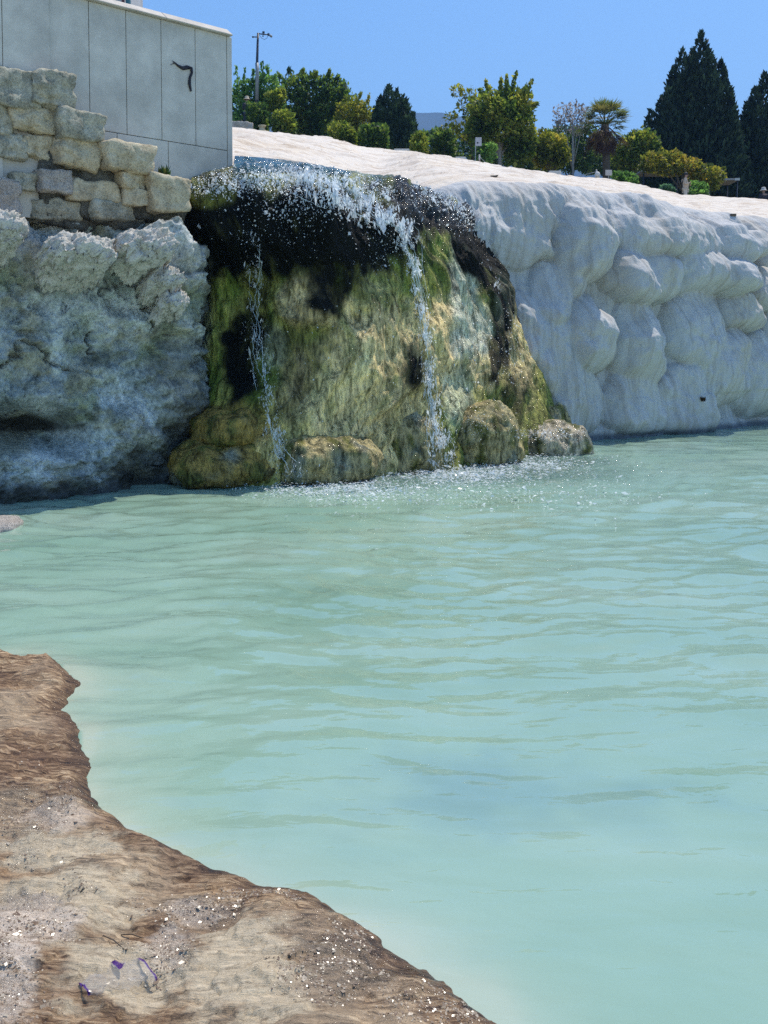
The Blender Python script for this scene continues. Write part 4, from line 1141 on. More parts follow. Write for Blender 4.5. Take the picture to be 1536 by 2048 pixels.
tree('tree', 'light green tree with upright shoots beside the panelled wall', 'tree', 488, 57,
     [(478, 215, 28, 45), (505, 200, 26, 45), (535, 185, 30, 40), (548, 215, 22, 40), (490, 240, 35, 26)], 5200, .20, GRN, trunk=(500, 215), group=GT,
     shoots=[(475, 190, 473, 132, 9), (488, 190, 489, 136, 8), (505, 180, 507, 138, 8), (522, 170, 524, 122, 9), (528, 165, 536, 128, 8), (545, 180, 552, 150, 9), (560, 200, 568, 168, 8)])
tree('tree', 'broad dark tree with an olive right side, left of the conifer', 'tree', 625, 60,
     [(585, 205, 34, 55), (620, 190, 40, 46), (655, 200, 42, 50), (600, 250, 45, 40), (650, 250, 48, 45), (690, 225, 32, 42), (672, 185, 26, 28)], 9000, .22, DK + [(0.13, 0.13, 0.03)], trunk=(625, 230), trunk_r=.18, group=GT,
     shoots=[(570, 180, 556, 142, 10), (580, 170, 580, 136, 10), (605, 165, 607, 138, 9), (625, 160, 633, 143, 9), (650, 165, 660, 140, 9), (668, 165, 678, 152, 8)])
tree('tree', 'yellowing olive tree against the broad dark tree and the conifer', 'tree', 706, 58,
     [(700, 225, 28, 32), (715, 245, 26, 34), (690, 250, 24, 30), (730, 225, 14, 20), (705, 272, 28, 20)], 3400, .18, GOLD, trunk=(706, 240), group=GT, shoots=[(715, 210, 722, 185, 8), (730, 215, 740, 188, 8)])
def spires(name, label, px, Y, sp, n, size, cols, trunk_top, group=GT):
    base = np.array([(px - PPX) / FPX * Y, Y, 0.0]); base[2] = ground_z(base[0], Y)
    root = empty(name, base, label, 'tree', group)
    A = np.array([(s[3] - s[1]) * s[4] for s in sp], float); A /= A.sum()
    C, D = [], []
    for (xt, yt, xb, yb, wd), a in zip(sp, A):
        k = int(n * a); t = RNG.random(k) ** 0.62
        dy = RNG.uniform(-0.6, 0.6)
        a0, b0 = at(xt, yt, Y + dy), at(xb, yb, Y + dy)
        ph = RNG.uniform(0, 2 * np.pi, k); o = RNG.uniform(0, 30)
        lump = 1 + 0.35 * fbm(np.cos(ph) * 1.6 + o, np.sin(ph) * 1.6, t * 9, 3)
        r = wd * 1.22 * mpp(Y) * (t ** 0.75) * lump * (0.45 + 0.55 * RNG.random(k) ** .4)
        out = np.stack([np.cos(ph), np.sin(ph), np.zeros(k)], 1)
        C.append(a0 + (b0 - a0) * t[:, None] + out * r[:, None]); D.append(out * .55 + np.array([0, 0, 1.0]) + RNG.normal(0, .25, (k, 3)))
    C = np.concatenate(C); D = np.concatenate(D)
    V, F = leaf_quads(C, D, size, 0.42)
    link('crown', mesh('crown', V - base, F, leaf_cols(C, cols, 1.6), smooth=False), M['needle'], root)
    m = MB(); m.tube([(0, 0, -.1), (0, 0, trunk_top * .5), (0, 0, trunk_top)], [.22, .15, .03], 9); m.build('trunk', M['bark'], root, True)
    return root
spires('conifer', 'small dark bluish conifer with ragged tips left of the blue hill', 785, 60,
       [(777, 168, 780, 300, 34), (793, 178, 793, 300, 32), (808, 188, 802, 300, 30), (826, 222, 808, 300, 24), (760, 190, 768, 300, 24), (748, 215, 765, 300, 24), (832, 252, 808, 305, 24)], 9000, .26, CYP[1:] + [(0.06, 0.10, 0.04)], 3.5)
spires('cypress', 'tallest many-spired dark cypress', 1390, 64,
       [(1403, 60, 1395, 395, 62), (1385, 100, 1375, 395, 62), (1365, 95, 1360, 395, 56), (1420, 100, 1412, 395, 56), (1347, 130, 1350, 395, 52), (1443, 118, 1430, 395, 52), (1335, 170, 1345, 395, 44), (1462, 172, 1440, 395, 44),
        (1300, 218, 1330, 395, 40), (1470, 225, 1448, 395, 40), (1322, 190, 1335, 395, 40)], 42000, .30, CYP, 9.5)
spires('cypress', 'dark cypress cut off by the right edge of the photo', 1525, 66,
       [(1530, 140, 1525, 410, 52), (1510, 172, 1510, 410, 48), (1552, 160, 1548, 410, 50), (1494, 200, 1500, 410, 40), (1484, 240, 1497, 410, 36), (1575, 190, 1570, 410, 46)], 24000, .30, CYP, 7)
tree('fig_tree', 'broad fig-like tree with shoots standing up and a bluish trunk', 'tree', 996, 54,
     [(985, 225, 50, 40), (1025, 215, 40, 42), (1000, 255, 52, 40), (1045, 255, 26, 46), (965, 255, 34, 36), (1035, 300, 30, 34), (1050, 285, 22, 26)], 8500, .24, OLV, trunk=(998, 250), trunk_r=.14, group=GT, bark='bark_pale',
     shoots=[(985, 200, 970, 160, 11), (1000, 200, 1003, 155, 9), (1015, 195, 1013, 152, 9), (1020, 195, 1033, 145, 9), (1035, 200, 1068, 158, 13), (1050, 220, 1076, 206, 11), (975, 205, 958, 178, 9), (1025, 205, 1050, 175, 10)], per=90, freq=.9)
tree('tree', 'thin see-through golden tree leaning left against the fig-like tree', 'tree', 945, 57,
     [(915, 182, 16, 13), (938, 188, 18, 14), (955, 205, 20, 18), (925, 212, 14, 12), (903, 232, 14, 10), (940, 232, 16, 14), (898, 260, 20, 14), (930, 262, 34, 18), (955, 270, 26, 20)], 1500, .18, GOLD, trunk=(940, 200), trunk_r=.07, group=GT, limbs=9)
tree('small_tree', 'rounded golden green tree right of the fig-like tree', 'tree', 1100, 55,
     [(1085, 285, 24, 24), (1110, 295, 26, 30), (1100, 318, 30, 24), (1125, 310, 16, 20), (1078, 310, 18, 24)], 3600, .19, GOLD, trunk=(1100, 300), group=GT, shoots=[(1090, 270, 1080, 260, 12), (1125, 300, 1138, 300, 10)])
tree('bare_tree', 'pale nearly leafless tree rising behind the palm', 'tree', 1142, 66,
     [(1125, 228, 18, 22), (1150, 225, 24, 24), (1170, 235, 18, 24), (1120, 252, 14, 14), (1155, 255, 22, 18)], 900, .15, [(0.16, 0.15, 0.15), (0.24, 0.22, 0.20), (0.12, 0.11, 0.12)], trunk=(1145, 235), trunk_r=.09, group=GT, limbs=5, bark='bark_pale',
     shoots=[(1130, 240, 1108, 224, 5), (1140, 240, 1122, 213, 5), (1145, 240, 1140, 208, 5), (1150, 240, 1152, 203, 5), (1155, 240, 1166, 206, 5), (1160, 245, 1178, 212, 5), (1130, 250, 1104, 240, 5)], per=34)
tree('tree', 'dark green tree filling the gap below the bare tree', 'tree', 1140, 68,
     [(1125, 275, 40, 26), (1165, 280, 40, 34), (1105, 290, 30, 26), (1145, 310, 50, 34)], 4200, .24, DK, trunk=(1140, 290), group=GT)
tree('tree', 'green shrubby tree between the palm and the tallest cypress', 'tree', 1268, 60,
     [(1258, 300, 26, 28), (1285, 290, 30, 32), (1245, 318, 26, 24), (1275, 325, 36, 24), (1300, 300, 22, 34), (1268, 280, 16, 16)], 4200, .22, OLV, trunk=(1268, 310), group=GT, shoots=[(1265, 280, 1268, 262, 9), (1250, 292, 1246, 276, 8)])
tree('autumn_shrub', 'wide shrub turning orange at its tips in front of the tallest cypress', 'shrub', 1360, 53,
     [(1310, 322, 26, 18), (1340, 318, 32, 16), (1375, 332, 34, 16), (1410, 345, 30, 18), (1430, 352, 22, 16), (1345, 338, 50, 14), (1400, 362, 30, 16), (1425, 368, 14, 14), (1290, 335, 14, 10)], 5200, .17, [(0.04, 0.06, 0.014), (0.10, 0.12, 0.022), (0.20, 0.19, 0.035), (0.28, 0.20, 0.045)], trunk=(1365, 340), group='shrubs behind the terrace crest', limbs=6, shoots=[(1325, 312, 1322, 299, 10), (1350, 310, 1352, 302, 9), (1432, 345, 1450, 335, 9), (1300, 320, 1283, 326, 9)])
for nm, lab, px, Y, bl, n, c, bx in (
    ('clipped_bush', 'clipped dark bush nearest the panelled wall', 512, 51.5, [(512, 232, 26, 34), (525, 250, 20, 30), (505, 255, 20, 26)], 3200, DK, (492, 204, 536, 400)),
    ('clipped_bush', 'rounded clipped bush with a lit right edge, second from the panelled wall', 569, 51, [(568, 245, 25, 28), (566, 262, 24, 26)], 3000, OLV, (544, 219, 593, 400)),
    ('clipped_bush', 'low clipped bush under the yellowing olive tree', 682, 52, [(678, 268, 30, 26), (695, 275, 22, 22)], 2600, OLV, (655, 240, 715, 400)),
    ('clipped_bush', 'square clipped hedge block in front of the conifer', 748, 51.5, [(735, 275, 26, 28), (762, 272, 26, 28), (748, 290, 34, 22)], 3400, DK + [(0.12, .12, .03)], (716, 246, 778, 400)),
    ('clipped_bush', 'slim clipped bush just right of the conifer', 838, 51.5, [(838, 285, 18, 24), (838, 300, 18, 18)], 2000, OLV, (820, 262, 858, 400)),
    ('clipped_bush', 'dark clipped bush between the slim one and the sign on its pole', 888, 51.5, [(886, 286, 24, 28), (890, 305, 24, 22)], 2600, DK + [(.10, .12, .03)], (862, 258, 912, 400)),
    ('bush', 'small leafy bush beneath the sign on its pole', 972, 52, [(965, 298, 18, 12), (982, 295, 14, 10), (970, 312, 22, 14)], 1500, GRN, None),
    ('hedge', 'low clipped hedge right of the small square sign', 1248, 51.5, [(1235, 350, 14, 9), (1252, 353, 18, 10), (1268, 358, 10, 10), (1250, 364, 24, 10)], 1700, GRN, (1222, 342, 1276, 400)),
    ('hedge', 'low clipped hedge beside the person in the long beige shirt', 1398, 51, [(1385, 372, 16, 11), (1402, 376, 16, 11), (1395, 388, 24, 12)], 1700, GRN, (1376, 362, 1418, 420)),
    ('bush', 'pale green weed left of the person in the long beige shirt', 1334, 51, [(1332, 376, 12, 8), (1342, 380, 10, 6)], 500, [(.05, .12, .06), (.10, .18, .10)], None)):
    tree(nm, lab, 'hedge' if nm == 'hedge' else 'bush', px, Y, bl, n, .15, c, group='clipped bushes along the crest', box=bx, crown='foliage', trunk=(px, bl[0][1]), trunk_r=.04, limbs=2)
tree('tree', 'small tree on a thin grey stem between two clipped bushes', 'tree', 547, 53, [(548, 200, 20, 20), (560, 190, 14, 14), (540, 212, 14, 12)], 1500, .17, OLV, trunk=(548, 205), trunk_r=.05, group=GT, limbs=3)
tree('tree', 'low dark trees in the gap under the blue hill', 'tree', 862, 75, [(852, 272, 22, 10), (875, 268, 22, 12), (895, 274, 18, 10), (870, 290, 46, 22)], 2400, .22, DK, trunk=(862, 280), group=GT)
for i, (px, Yd, bl, c) in enumerate([(720, 72, [(640, 265, 70, 30), (740, 285, 80, 24)], DK), (960, 74, [(930, 295, 60, 26), (1010, 305, 70, 28), (1080, 320, 60, 28)], DK), (1230, 75, [(1200, 325, 60, 24), (1290, 340, 70, 28)], DK), (1440, 76, [(1440, 375, 90, 40), (1540, 380, 70, 50)], CYP)]):
    tree('tree', ('dark tree filling the space behind the olive tree', 'dark tree filling the space behind the sign', 'dark tree filling the space behind the palm trunk', 'dark tree filling the space under the cypresses')[i], 'tree', px, Yd, bl, 5500, .26, c, group='dark trees at the back of the gardens', trunk=(px, bl[0][1]), limbs=2)

def build_palm():
    px, Y = 1208, 56
    base = np.array([(px - PPX) / FPX * Y, Y, 0.0]); base[2] = ground_z(base[0], Y)
    root = empty('palm', base, 'fan palm with a skirt of dead brown fronds', 'palm', GT)
    hub = at(1210, 250, Y) - base
    m = MB(); m.tube([(0, 0, -.1), (.02, 0, hub[2] * .5), (hub[0], 0, hub[2])], [.24, .20, .22], 10); m.build('trunk', M['bark'], root, True)
    rs = np.random.default_rng(3)
    def frond(el, az, L, droop, col, name):
        C, D = [], []
        d = np.array([math.cos(el) * math.cos(az), math.cos(el) * math.sin(az), math.sin(el)])
        p0 = hub.copy(); p1 = hub + d * L * .55; p1[2] -= droop * .15
        m = MB(); m.tube([p0, (p0 + p1) / 2 + np.array([0, 0, .04]), p1], [.025, .018, .012], 5)
        side = np.cross(d, [0, 0, 1.0]); side /= np.linalg.norm(side) + 1e-9; up = np.cross(side, d)
        V, F, cc = list(m.V), [list(f) for f in m.F if len(f) == 4], None
        for a in np.linspace(-1.15, 1.15, 17):
            v = d * math.cos(a) + side * math.sin(a) + up * rs.normal(0, .08)
            l = L * .55 * (0.75 + .25 * math.cos(a)) * rs.uniform(.85, 1.1)
            w = np.cross(v, up); w /= np.linalg.norm(w) + 1e-9
            e = p1 + v * l; e[2] -= droop * l * .5
            mid = p1 + v * l * .5; mid[2] -= droop * l * .12
            b = len(V); V += [tuple(p1), tuple(mid + w * .03), tuple(e), tuple(mid - w * .03)]; F.append([b, b + 1, b + 2, b + 3])
        V = np.array(V); c = np.repeat(np.array([col]) * rs.uniform(.75, 1.25), len(V), 0)
        link(name, mesh(name, V, np.array(F), c, smooth=False), M['leaf'], root)
    for i in range(46):
        el = rs.uniform(-0.25, 1.35); frond(el, rs.uniform(0, 6.28), rs.uniform(1.35, 1.75), rs.uniform(.2, .6), (0.09, 0.11, 0.03) if rs.random() < .7 else (0.16, 0.15, .05), 'frond')
    for i in range(34):
        el = rs.uniform(-1.35, -0.35); frond(el, rs.uniform(0, 6.28), rs.uniform(1.1, 1.7), rs.uniform(.5, 1.0), (0.17, 0.11, 0.045) if rs.random() < .6 else (0.08, 0.045, 0.04), 'dead_frond')
build_palm()

# ------------------------------------------------------------------ things along the crest
def base_at(px, Y): 
    x = (px - PPX) / FPX * Y
    return np.array([x, Y, ground_z(x, Y)])
M['dark_metal'] = plain('dark_metal', (0.02, 0.022, 0.035), 0.45, 0.15, 5, 0)
M['grey_metal'] = plain('grey_metal', (0.25, 0.27, 0.28), 0.45, 0.15, 5, 0)
M['white_stone'] = plain('white_stone', (0.62, 0.60, 0.56), 0.8, 0.12, 4)
def build_lamp():
    Y = 56; b = base_at(512, Y)
    root = empty('street_lamp', b, 'tall dark pole with a side arm, cameras and a lamp head on top', 'street lamp')
    def l(x, y, dy=0.0): return Vector(at(x, y, Y + dy) - b)
    m = MB(); m.tube([(0, 0, -.1), l(514, 130), l(516, 66)], [.095, .075, .055], 12); m.build('pole', M['dark_metal'], root, True)
    m = MB(); m.tube([l(513.5, 200), l(514.5, 150), l(514, 126)], .10, 10); m.build('pole_sleeve', M['grey_metal'], root, True)
    m = MB(); m.tube([l(516, 67), l(528, 69), l(537, 69)], .032, 8); m.tube([l(506, 74), l(516, 74)], .03, 8); m.build('arm', M['dark_metal'], root, True)
    m = MB(); m.tube([l(519, 70), l(523, 76), l(529, 79), l(534, 76), l(536, 70)], .012, 6, False); m.build('cable', M['dark_metal'], root, True)
    m = MB(); c = l(527, 66); m.box(c - Vector((.06, .06, .02)), c + Vector((.06, .06, .08))); m.build('camera', M['dark_metal'], root)
    m = MB(); c = l(526, 73); m.tube([c + Vector((0, 0, .06)), c], [.03, .045], 8); m.build('spotlight', M['dark_metal'], root)
    m = MB(); c = l(537, 69); m.box(c - Vector((.05, .05, .07)), c + Vector((.05, .05, .06))); m.build('bracket', M['dark_metal'], root)
    m = MB(); m.tube([l(539, 70), l(541, 71.5), l(544, 74)], [.035, .075, .05], 10); m.build('lamp_head', M['grey_metal'], root, True)
    m = MB(); c = l(506, 74); m.tube([c + Vector((-.05, 0, 0)), c + Vector((.03, 0, 0))], .045, 8); m.build('camera', M['dark_metal'], root)
build_lamp()
def sign(px, ytop, w, h, Y, label, mat, tilt=0.0, ox=0.0):
    b = base_at(px, Y); root = empty('sign', b, label, 'sign')
    t = at(px, ytop, Y) - b; W, H = w * mpp(Y), h * mpp(Y)
    m = MB(); m.tube([(0, 0, -.1), (0, 0, t[2] - H * .15)], .022, 8); m.build('post', M['grey_metal'], root, True)
    m = MB(); m.box((-W / 2 + ox * W, -.045, t[2] - H), (W / 2 + ox * W, -.024, t[2])); o = m.build('board', mat, root, bevel=.004); o.rotation_euler = (0, tilt, 0)
    return root, t, W, H
sb = plain('sign_board', (0.42, 0.42, 0.46), 0.6, 0.1, 4, 0)
r_, t_, W_, H_ = sign(949, 275, 12, 17, 51, 'grey notice board on a thin pole left of the fig-like tree trunk', sb, 0.0, .5)
m = MB(); m.box((W_ * .2, -.049, t_[2] - H_ * .72), (W_ * .5, -.0455, t_[2] - H_ * .55)); m.build('dark_print', M['dark_metal'], r_)
sign(1213, 340, 13, 11, 51, 'small square pale sign on a white post right of the palm', plain('pale_sign', (0.55, 0.50, 0.46), 0.7, 0.1, 5, 0))
def block(px0, y0, px1, Y, label, name='stone_block', mat=None):
    b = base_at((px0 + px1) / 2, Y); t = at(px0, y0, Y)[2] - b[2]; W = (px1 - px0) * mpp(Y)
    m = MB(); m.box((-W / 2, -.22, -.05), (W / 2, .22, t)); o = m.build(name, mat or M['white_stone'], None, bevel=.02)
    o.location = b; tag(o, label, 'block', 'white stone blocks along the crest')
block(788, 299, 818, 51, 'white stone block in front of the conifer')
block(909, 315, 929, 51, 'white stone block between the dark clipped bush and the notice board')
block(1094, 343, 1118, 51, 'white stone block under the rounded golden green tree')
def post(px, ytop, Y, label):
    b = base_at(px, Y); root = empty('barrier_post', b, label, 'barrier post', 'barrier posts along the crest')
    t = at(px, ytop, Y)[2] - b[2]; red = M.setdefault('red', plain('red_paint', (0.25, 0.04, 0.035), 0.5, .1, 5, 0)); wh = M.setdefault('white', plain('white_paint', (0.6, 0.57, 0.55), 0.5, .1, 5, 0))
    for mat, nm, a in ((red, 'red_band', 0), (wh, 'white_band', 1)):
        for i in range(a, 6, 2):
            m = MB(); m.tube([(0, 0, t * i / 6 + (0 if i else -.1)), (0, 0, t * (i + 1) / 6)], .045, 10); m.build(nm, mat, root, True)
    m = MB(); m.tube([(0, 0, t), (0, 0, t + .04)], [.06, .03], 10); m.build('cap', wh, root, True)
    return b + np.array([0, 0, t - .06])
pa = post(957, 311, 51, 'red and white barrier post beside the notice board')
pb = post(1189, 341, 51, 'red and white barrier post left of the small square sign')
def rope(a, b, sag, label):
    m = MB(); a, b = np.array(a), np.array(b)
    m.tube([a + (b - a) * t - np.array([0, 0, sag * 4 * t * (1 - t)]) for t in np.linspace(0, 1, 14)], .014, 6)
    o = m.build('rope', M['grey_metal'], None, True); tag(o, label, 'rope', 'barrier ropes along the crest')
rope(pa, base_at(1018, 50.6) + np.array([0, 0, .62]), .12, 'thin rope sloping down from the post beside the notice board')
rope(base_at(1075, 51.3) + np.array([0, 0, .55]), pb, .05, 'thin rope strung left from the post near the small square sign')
def build_flakes():  # glossy flakes added and tilted to make sun glints on the ledge
    t = NT('glint_flake_gloss')
    t.set(Base_Color=t.attr(), Roughness=0.24, IOR=1.4); t.b.inputs['Specular IOR Level'].default_value = 0.8
    PXs = []
    for (cx, cy, sx, sy, n) in [(60, 1840, 70, 40, 900), (30, 1960, 40, 80, 800), (370, 1805, 70, 20, 800), (325, 1890, 28, 45, 700), (110, 1608, 55, 26, 500), (60, 1560, 60, 60, 220), (560, 1770, 50, 12, 260), (680, 1930, 90, 50, 800), (830, 2020, 90, 30, 600), (640, 1990, 60, 40, 350),
                                (40, 1660, 60, 40, 300), (190, 1730, 120, 60, 200), (720, 1870, 70, 40, 300), (450, 1780, 60, 20, 350), (900, 2030, 50, 20, 200), (80, 1400, 60, 60, 200)]:
        k = max(3, n // 30)
        a = np.stack([RNG.normal(cx, sx * .7, k), RNG.normal(cy, sy * .7, k)], 1)
        PXs.append((a[:, None] + RNG.normal(0, 1, (k, 30, 2)) * np.array([15, 7])).reshape(-1, 2))
    PXs = np.concatenate(PXs)
    XY = np.array([on_water(x, y, .06)[:2] for x, y in PXs])
    h, sd = ledge_height(XY[:, :1], XY[:, 1:])
    ok = (sd[:, 0] > 0.03); XY = XY[ok]; h = h[ok, 0]; n = len(h)
    nrm = np.stack([RNG.normal(0.14, .19, n), RNG.normal(-0.14, .19, n), np.ones(n)], 1); nrm /= np.linalg.norm(nrm, axis=1)[:, None]
    a = np.cross(nrm, RNG.normal(size=(n, 3))); a /= np.linalg.norm(a, axis=1)[:, None]; b = np.cross(nrm, a)
    r = (0.0017 * np.exp(RNG.normal(0, .5, n)))[:, None]
    C = np.stack([XY[:, 0], XY[:, 1], h + 0.0006], 1)
    V = np.stack([C - a * r * 1.4, C + b * r, C + a * r * 1.4, C - b * r], 1).reshape(-1, 3)
    pal = np.array([(0.16, 0.10, 0.055), (0.30, 0.23, 0.15), (0.42, 0.35, 0.25), (0.22, 0.15, 0.09)])
    col = np.repeat(pal[RNG.integers(0, 4, n)], 4, 0)
    tag(link('glint_flakes', mesh('glint_flakes', V, np.arange(4 * n).reshape(n, 4), col, smooth=False), t.m), 'small tilted flakes added as sun glints on the brown ledge', 'glint flakes', kind='stuff')
# splayed stand
b = base_at(1191, 50.5); root = empty('folding_stand', b, 'pale stand with splayed legs left of the small square sign', 'stand')
top = at(1191, 343, 50.5)[2] - b[2]
m = MB(); m.lathe([(0.02, 0), (.10, .03), (.14, .13), (.12, .25), (.05, .31), (0.0, .32)], 12, (0, 0, top - .32)); m.build('head', M['white_stone'], root, True)
for sx, sy in ((-.16, 0), (.26, .05), (.05, .2)):
    m = MB(); m.tube([(sx, sy, -.05), (sx * .2, sy * .2, top - .22)], [.03, .045], 8); m.build('leg', M['white_stone'], root, True)
# open shelters behind
def shelter(px0, px1, y0, Y, label, posts):
    b = base_at((px0 + px1) / 2, Y); z = at(px0, y0, Y)[2] - b[2]; W = (px1 - px0) * mpp(Y)
    root = empty('shelter', b, label, 'shelter', 'flat-roofed shelters behind the crest')
    m = MB(); m.box((-W / 2, -.9, z - .10), (W / 2, .9, z)); m.build('roof', plain('roof_panel', (0.30, 0.29, 0.28), .7, .15), root, bevel=.01)
    fm = plain('pale_fascia', (0.5, 0.5, 0.47), .7, .1)
    for sx in (-1, 1):
        m = MB(); m.box((sx * W * .42 - W * .08, -.93, z - .12), (sx * W * .42 + W * .08, -.902, z + .015)); m.build('fascia', fm, root)
    for sx in (-1, 1):
        for sy in (-.8, .8):
            m = MB(); m.tube([(sx * W * .44, sy, -.1), (sx * W * .44, sy, z - .10)], .04, 8); m.build('post', M['dark_metal'], root, True)
shelter(1270, 1362, 345, 58, 'long flat-roofed shelter under the wide orange-tipped shrub', 2)
shelter(1400, 1462, 362, 57, 'short flat-roofed shelter right of the wide orange-tipped shrub', 2)
# low white wall on the right
b = base_at(1480, 49.5); m = MB(); x1 = at(1600, 400, 49.5)[0] - b[0]; x0 = at(1418, 397, 49.5)[0] - b[0]
z0 = at(1418, 396, 49.5)[2] - b[2]; z1 = at(1534, 406, 49.5)[2] - b[2]
m.add([(x0, -.15, -.5), (x1, -.15, -.5), (x1, .15, -.5), (x0, .15, -.5), (x0, -.15, z0), (x1, -.15, z1), (x1, .15, z1), (x0, .15, z0)], [(0, 1, 5, 4), (1, 2, 6, 5), (2, 3, 7, 6), (3, 0, 4, 7), (4, 5, 6, 7), (3, 2, 1, 0)])
o = m.build('low_wall', M['white_stone'], None, bevel=.02); o.location = b; tag(o, 'low white wall at the right end of the slope', 'wall')
# stone remains at the left
b = base_at(486, 50.0)
V, F = stone_mesh(1.0, .5, .55, 900, .07); o = link('stone_block', mesh('stone_block', V, F), M['stone_pale']); zt = at(486, 245, 50)[2]; o.location = (b[0], b[1], zt - .55); o.rotation_euler = (0, .10, 0.1)
tag(o, 'cracked stone block lying against the panelled wall corner', 'block')
m = MB(); m.box((-.4, -.2, -.4), (.4, .2, 0)); 
b = base_at(527, 50.0); root = empty('stone_pedestal', b, 'broken stone pedestal between the first two clipped bushes', 'pedestal')
zt = at(527, 251, 50)[2] - b[2]
m = MB(); m.lathe([(.34, -.1), (.34, zt - .30), (.16, zt - .24), (.13, zt - .10), (.20, zt - .05), (.20, zt), (0, zt)], 14); m.build('column', M['stone'], root, True)
m = MB(); m.lathe([(.42, -.1), (.42, zt - .34), (.36, zt - .301), (0, zt - .301)], 14); m.build('base', M['stone'], root, True)

# ------------------------------------------------------------------ people
def skin(name, J, E, mat, parent, root=0, sub=1):
    me = bpy.data.meshes.new(name); me.from_pydata([j[:3] for j in J], E, []); me.update()
    o = link(name, me, mat, parent)
    s = o.modifiers.new('skin', 'SKIN'); s.use_smooth_shade = True
    for i, j in enumerate(J):
        v = me.skin_vertices[0].data[i]; v.radius = (j[3], j[4] if len(j) > 4 else j[3]); v.use_root = (i == root)
    ss = o.modifiers.new('sub', 'SUBSURF'); ss.levels = ss.render_levels = sub
    return o
M['skin'] = plain('skin', (0.32, 0.19, 0.13), 0.6, .05, 5, 0); M['hair'] = plain('dark_hair', (0.015, 0.012, 0.01), 0.6, .1, 5, 0)
def person(px, ytop, Y, label, shirt, trousers, hat=None, rz=0.0, long=False, strap=False, H=1.72):
    x = (px - PPX) / FPX * Y; z = at(px, ytop, Y)[2] - H
    root = empty('person', (x, Y, z), label, 'person', None, rz); s = H / 1.72
    # pelvis 0, belly 1, chest 2, neck 3, head 4-5; legs 6-11; arms 12-19 (front is -y), forearms raised to the chest
    J = [(0, 0, .92, .13, .10), (0, 0, 1.10, .125, .095), (0, 0, 1.32, .15, .10), (0, -.01, 1.47, .055), (0, -.02, 1.56, .075, .085), (0, -.02, 1.66, .065, .075),
         (-.10, 0, .84, .085), (-.11, -.02, .48, .058), (-.11, .02, .08, .04), (-.11, -.12, .03, .035), (.10, 0, .84, .085), (.11, .03, .48, .058), (.11, .05, .08, .04), (.11, -.09, .03, .035),
         (-.20, 0, 1.38, .055), (-.25, .02, 1.12, .042), (-.14, -.20, 1.18, .032), (-.09, -.26, 1.24, .028), (.20, 0, 1.38, .055), (.25, .02, 1.12, .042), (.15, -.18, 1.08, .032), (.11, -.25, 1.13, .028)]
    E = [(0, 1), (1, 2), (2, 3), (3, 4), (4, 5), (0, 6), (6, 7), (7, 8), (8, 9), (0, 10), (10, 11), (11, 12), (12, 13), (2, 14), (14, 15), (15, 16), (16, 17), (2, 18), (18, 19), (19, 20), (20, 21)]
    J = [tuple(c * s for c in j) for j in J]
    skin('body', J, E, M['skin'], root, 0, 2)
    g = lambda j, k, m=.02: (j[0], j[1], j[2], j[3] * k + m, (j[4] if len(j) > 4 else j[3]) * k + m)
    ids = [0, 1, 2, 14, 15, 16, 18, 19, 20]; mp = {a: i for i, a in enumerate(ids)}
    T = [g(J[i], 1.05, .025) for i in ids]
    if long: T[0] = (0, 0, .80 * s, .19, .16); T[1] = (0, 0, 1.08 * s, .19, .16); T[2] = (0, 0, 1.32 * s, .20, .15)
    skin('shirt', T, [(mp[a], mp[b]) for a, b in ((0, 1), (1, 2), (2, 14), (14, 15), (15, 16), (2, 18), (18, 19), (19, 20))], shirt, root, 0, 2)
    ids = [0, 6, 7, 8, 10, 11, 12]; mp = {a: i for i, a in enumerate(ids)}
    skin('trousers', [g(J[i], 1.0, .022) for i in ids], [(mp[a], mp[b]) for a, b in ((0, 6), (6, 7), (7, 8), (0, 10), (10, 11), (11, 12))], trousers, root, 0, 2)
    for sx in (-.11, .11):
        m = MB(); m.box((sx * s - .045, -.19, -.005), (sx * s + .045, .10, .075)); m.build('shoe', M['hair'], root, bevel=.02)
    m = MB(); m.lathe([(.088, 0), (.098, .05), (.09, .11), (.055, .15), (0, .165)], 14, (0, -.005, 1.585 * s)); m.build('hair', M['hair'], root, True)
    m = MB(); m.tube([(0, -.10 * s, 1.60 * s), (0, -.125 * s, 1.575 * s)], [.010, .016], 6); m.build('nose', M['skin'], root, True)
    if hat:
        m = MB(); m.lathe([(.20, -.03), (.19, -.025), (.115, .02), (.112, .10), (.08, .145), (0, .15)], 18, (0, -.01, 1.62 * s)); m.build('hat', hat, root, True)
    if strap:
        m = MB(); m.tube([(-.13, -.17, 1.42 * s), (0, -.19, 1.28 * s), (.16, -.17, 1.02 * s), (.20, .02, .96 * s)], .018, 6); m.build('bag_strap', M['hair'], root, True)
        m = MB(); m.tube([(.14, .17, 1.42 * s), (0, .20, 1.25 * s), (-.12, .17, 1.05 * s)], .018, 6); m.build('bag_strap', M['hair'], root, True)
    return root
cl = lambda n, c: plain(n, c, .85, .12, 6, .1)
person(1366, 345, 49.6, 'person in a long beige shirt with a dark bag strap, turned to the right', cl('beige_shirt', (0.42, 0.36, 0.29)), cl('pale_trousers', (0.48, 0.46, 0.42)), None, R(70), True, True)
person(1521, 376, 52, 'person in dark clothes and a pale cap behind the low white wall', cl('black_jacket', (0.02, 0.02, 0.03)), cl('dark_trousers', (0.02, 0.02, 0.03)), cl('pale_cap', (.5, .48, .45)), R(200))
person(497, 194, 54, 'person in a beige sun hat half hidden behind a clipped bush', cl('dark_top', (0.03, 0.03, 0.035)), cl('navy_trousers', (0.03, 0.035, 0.06)), cl('beige_hat', (0.52, 0.43, 0.32)), R(150))

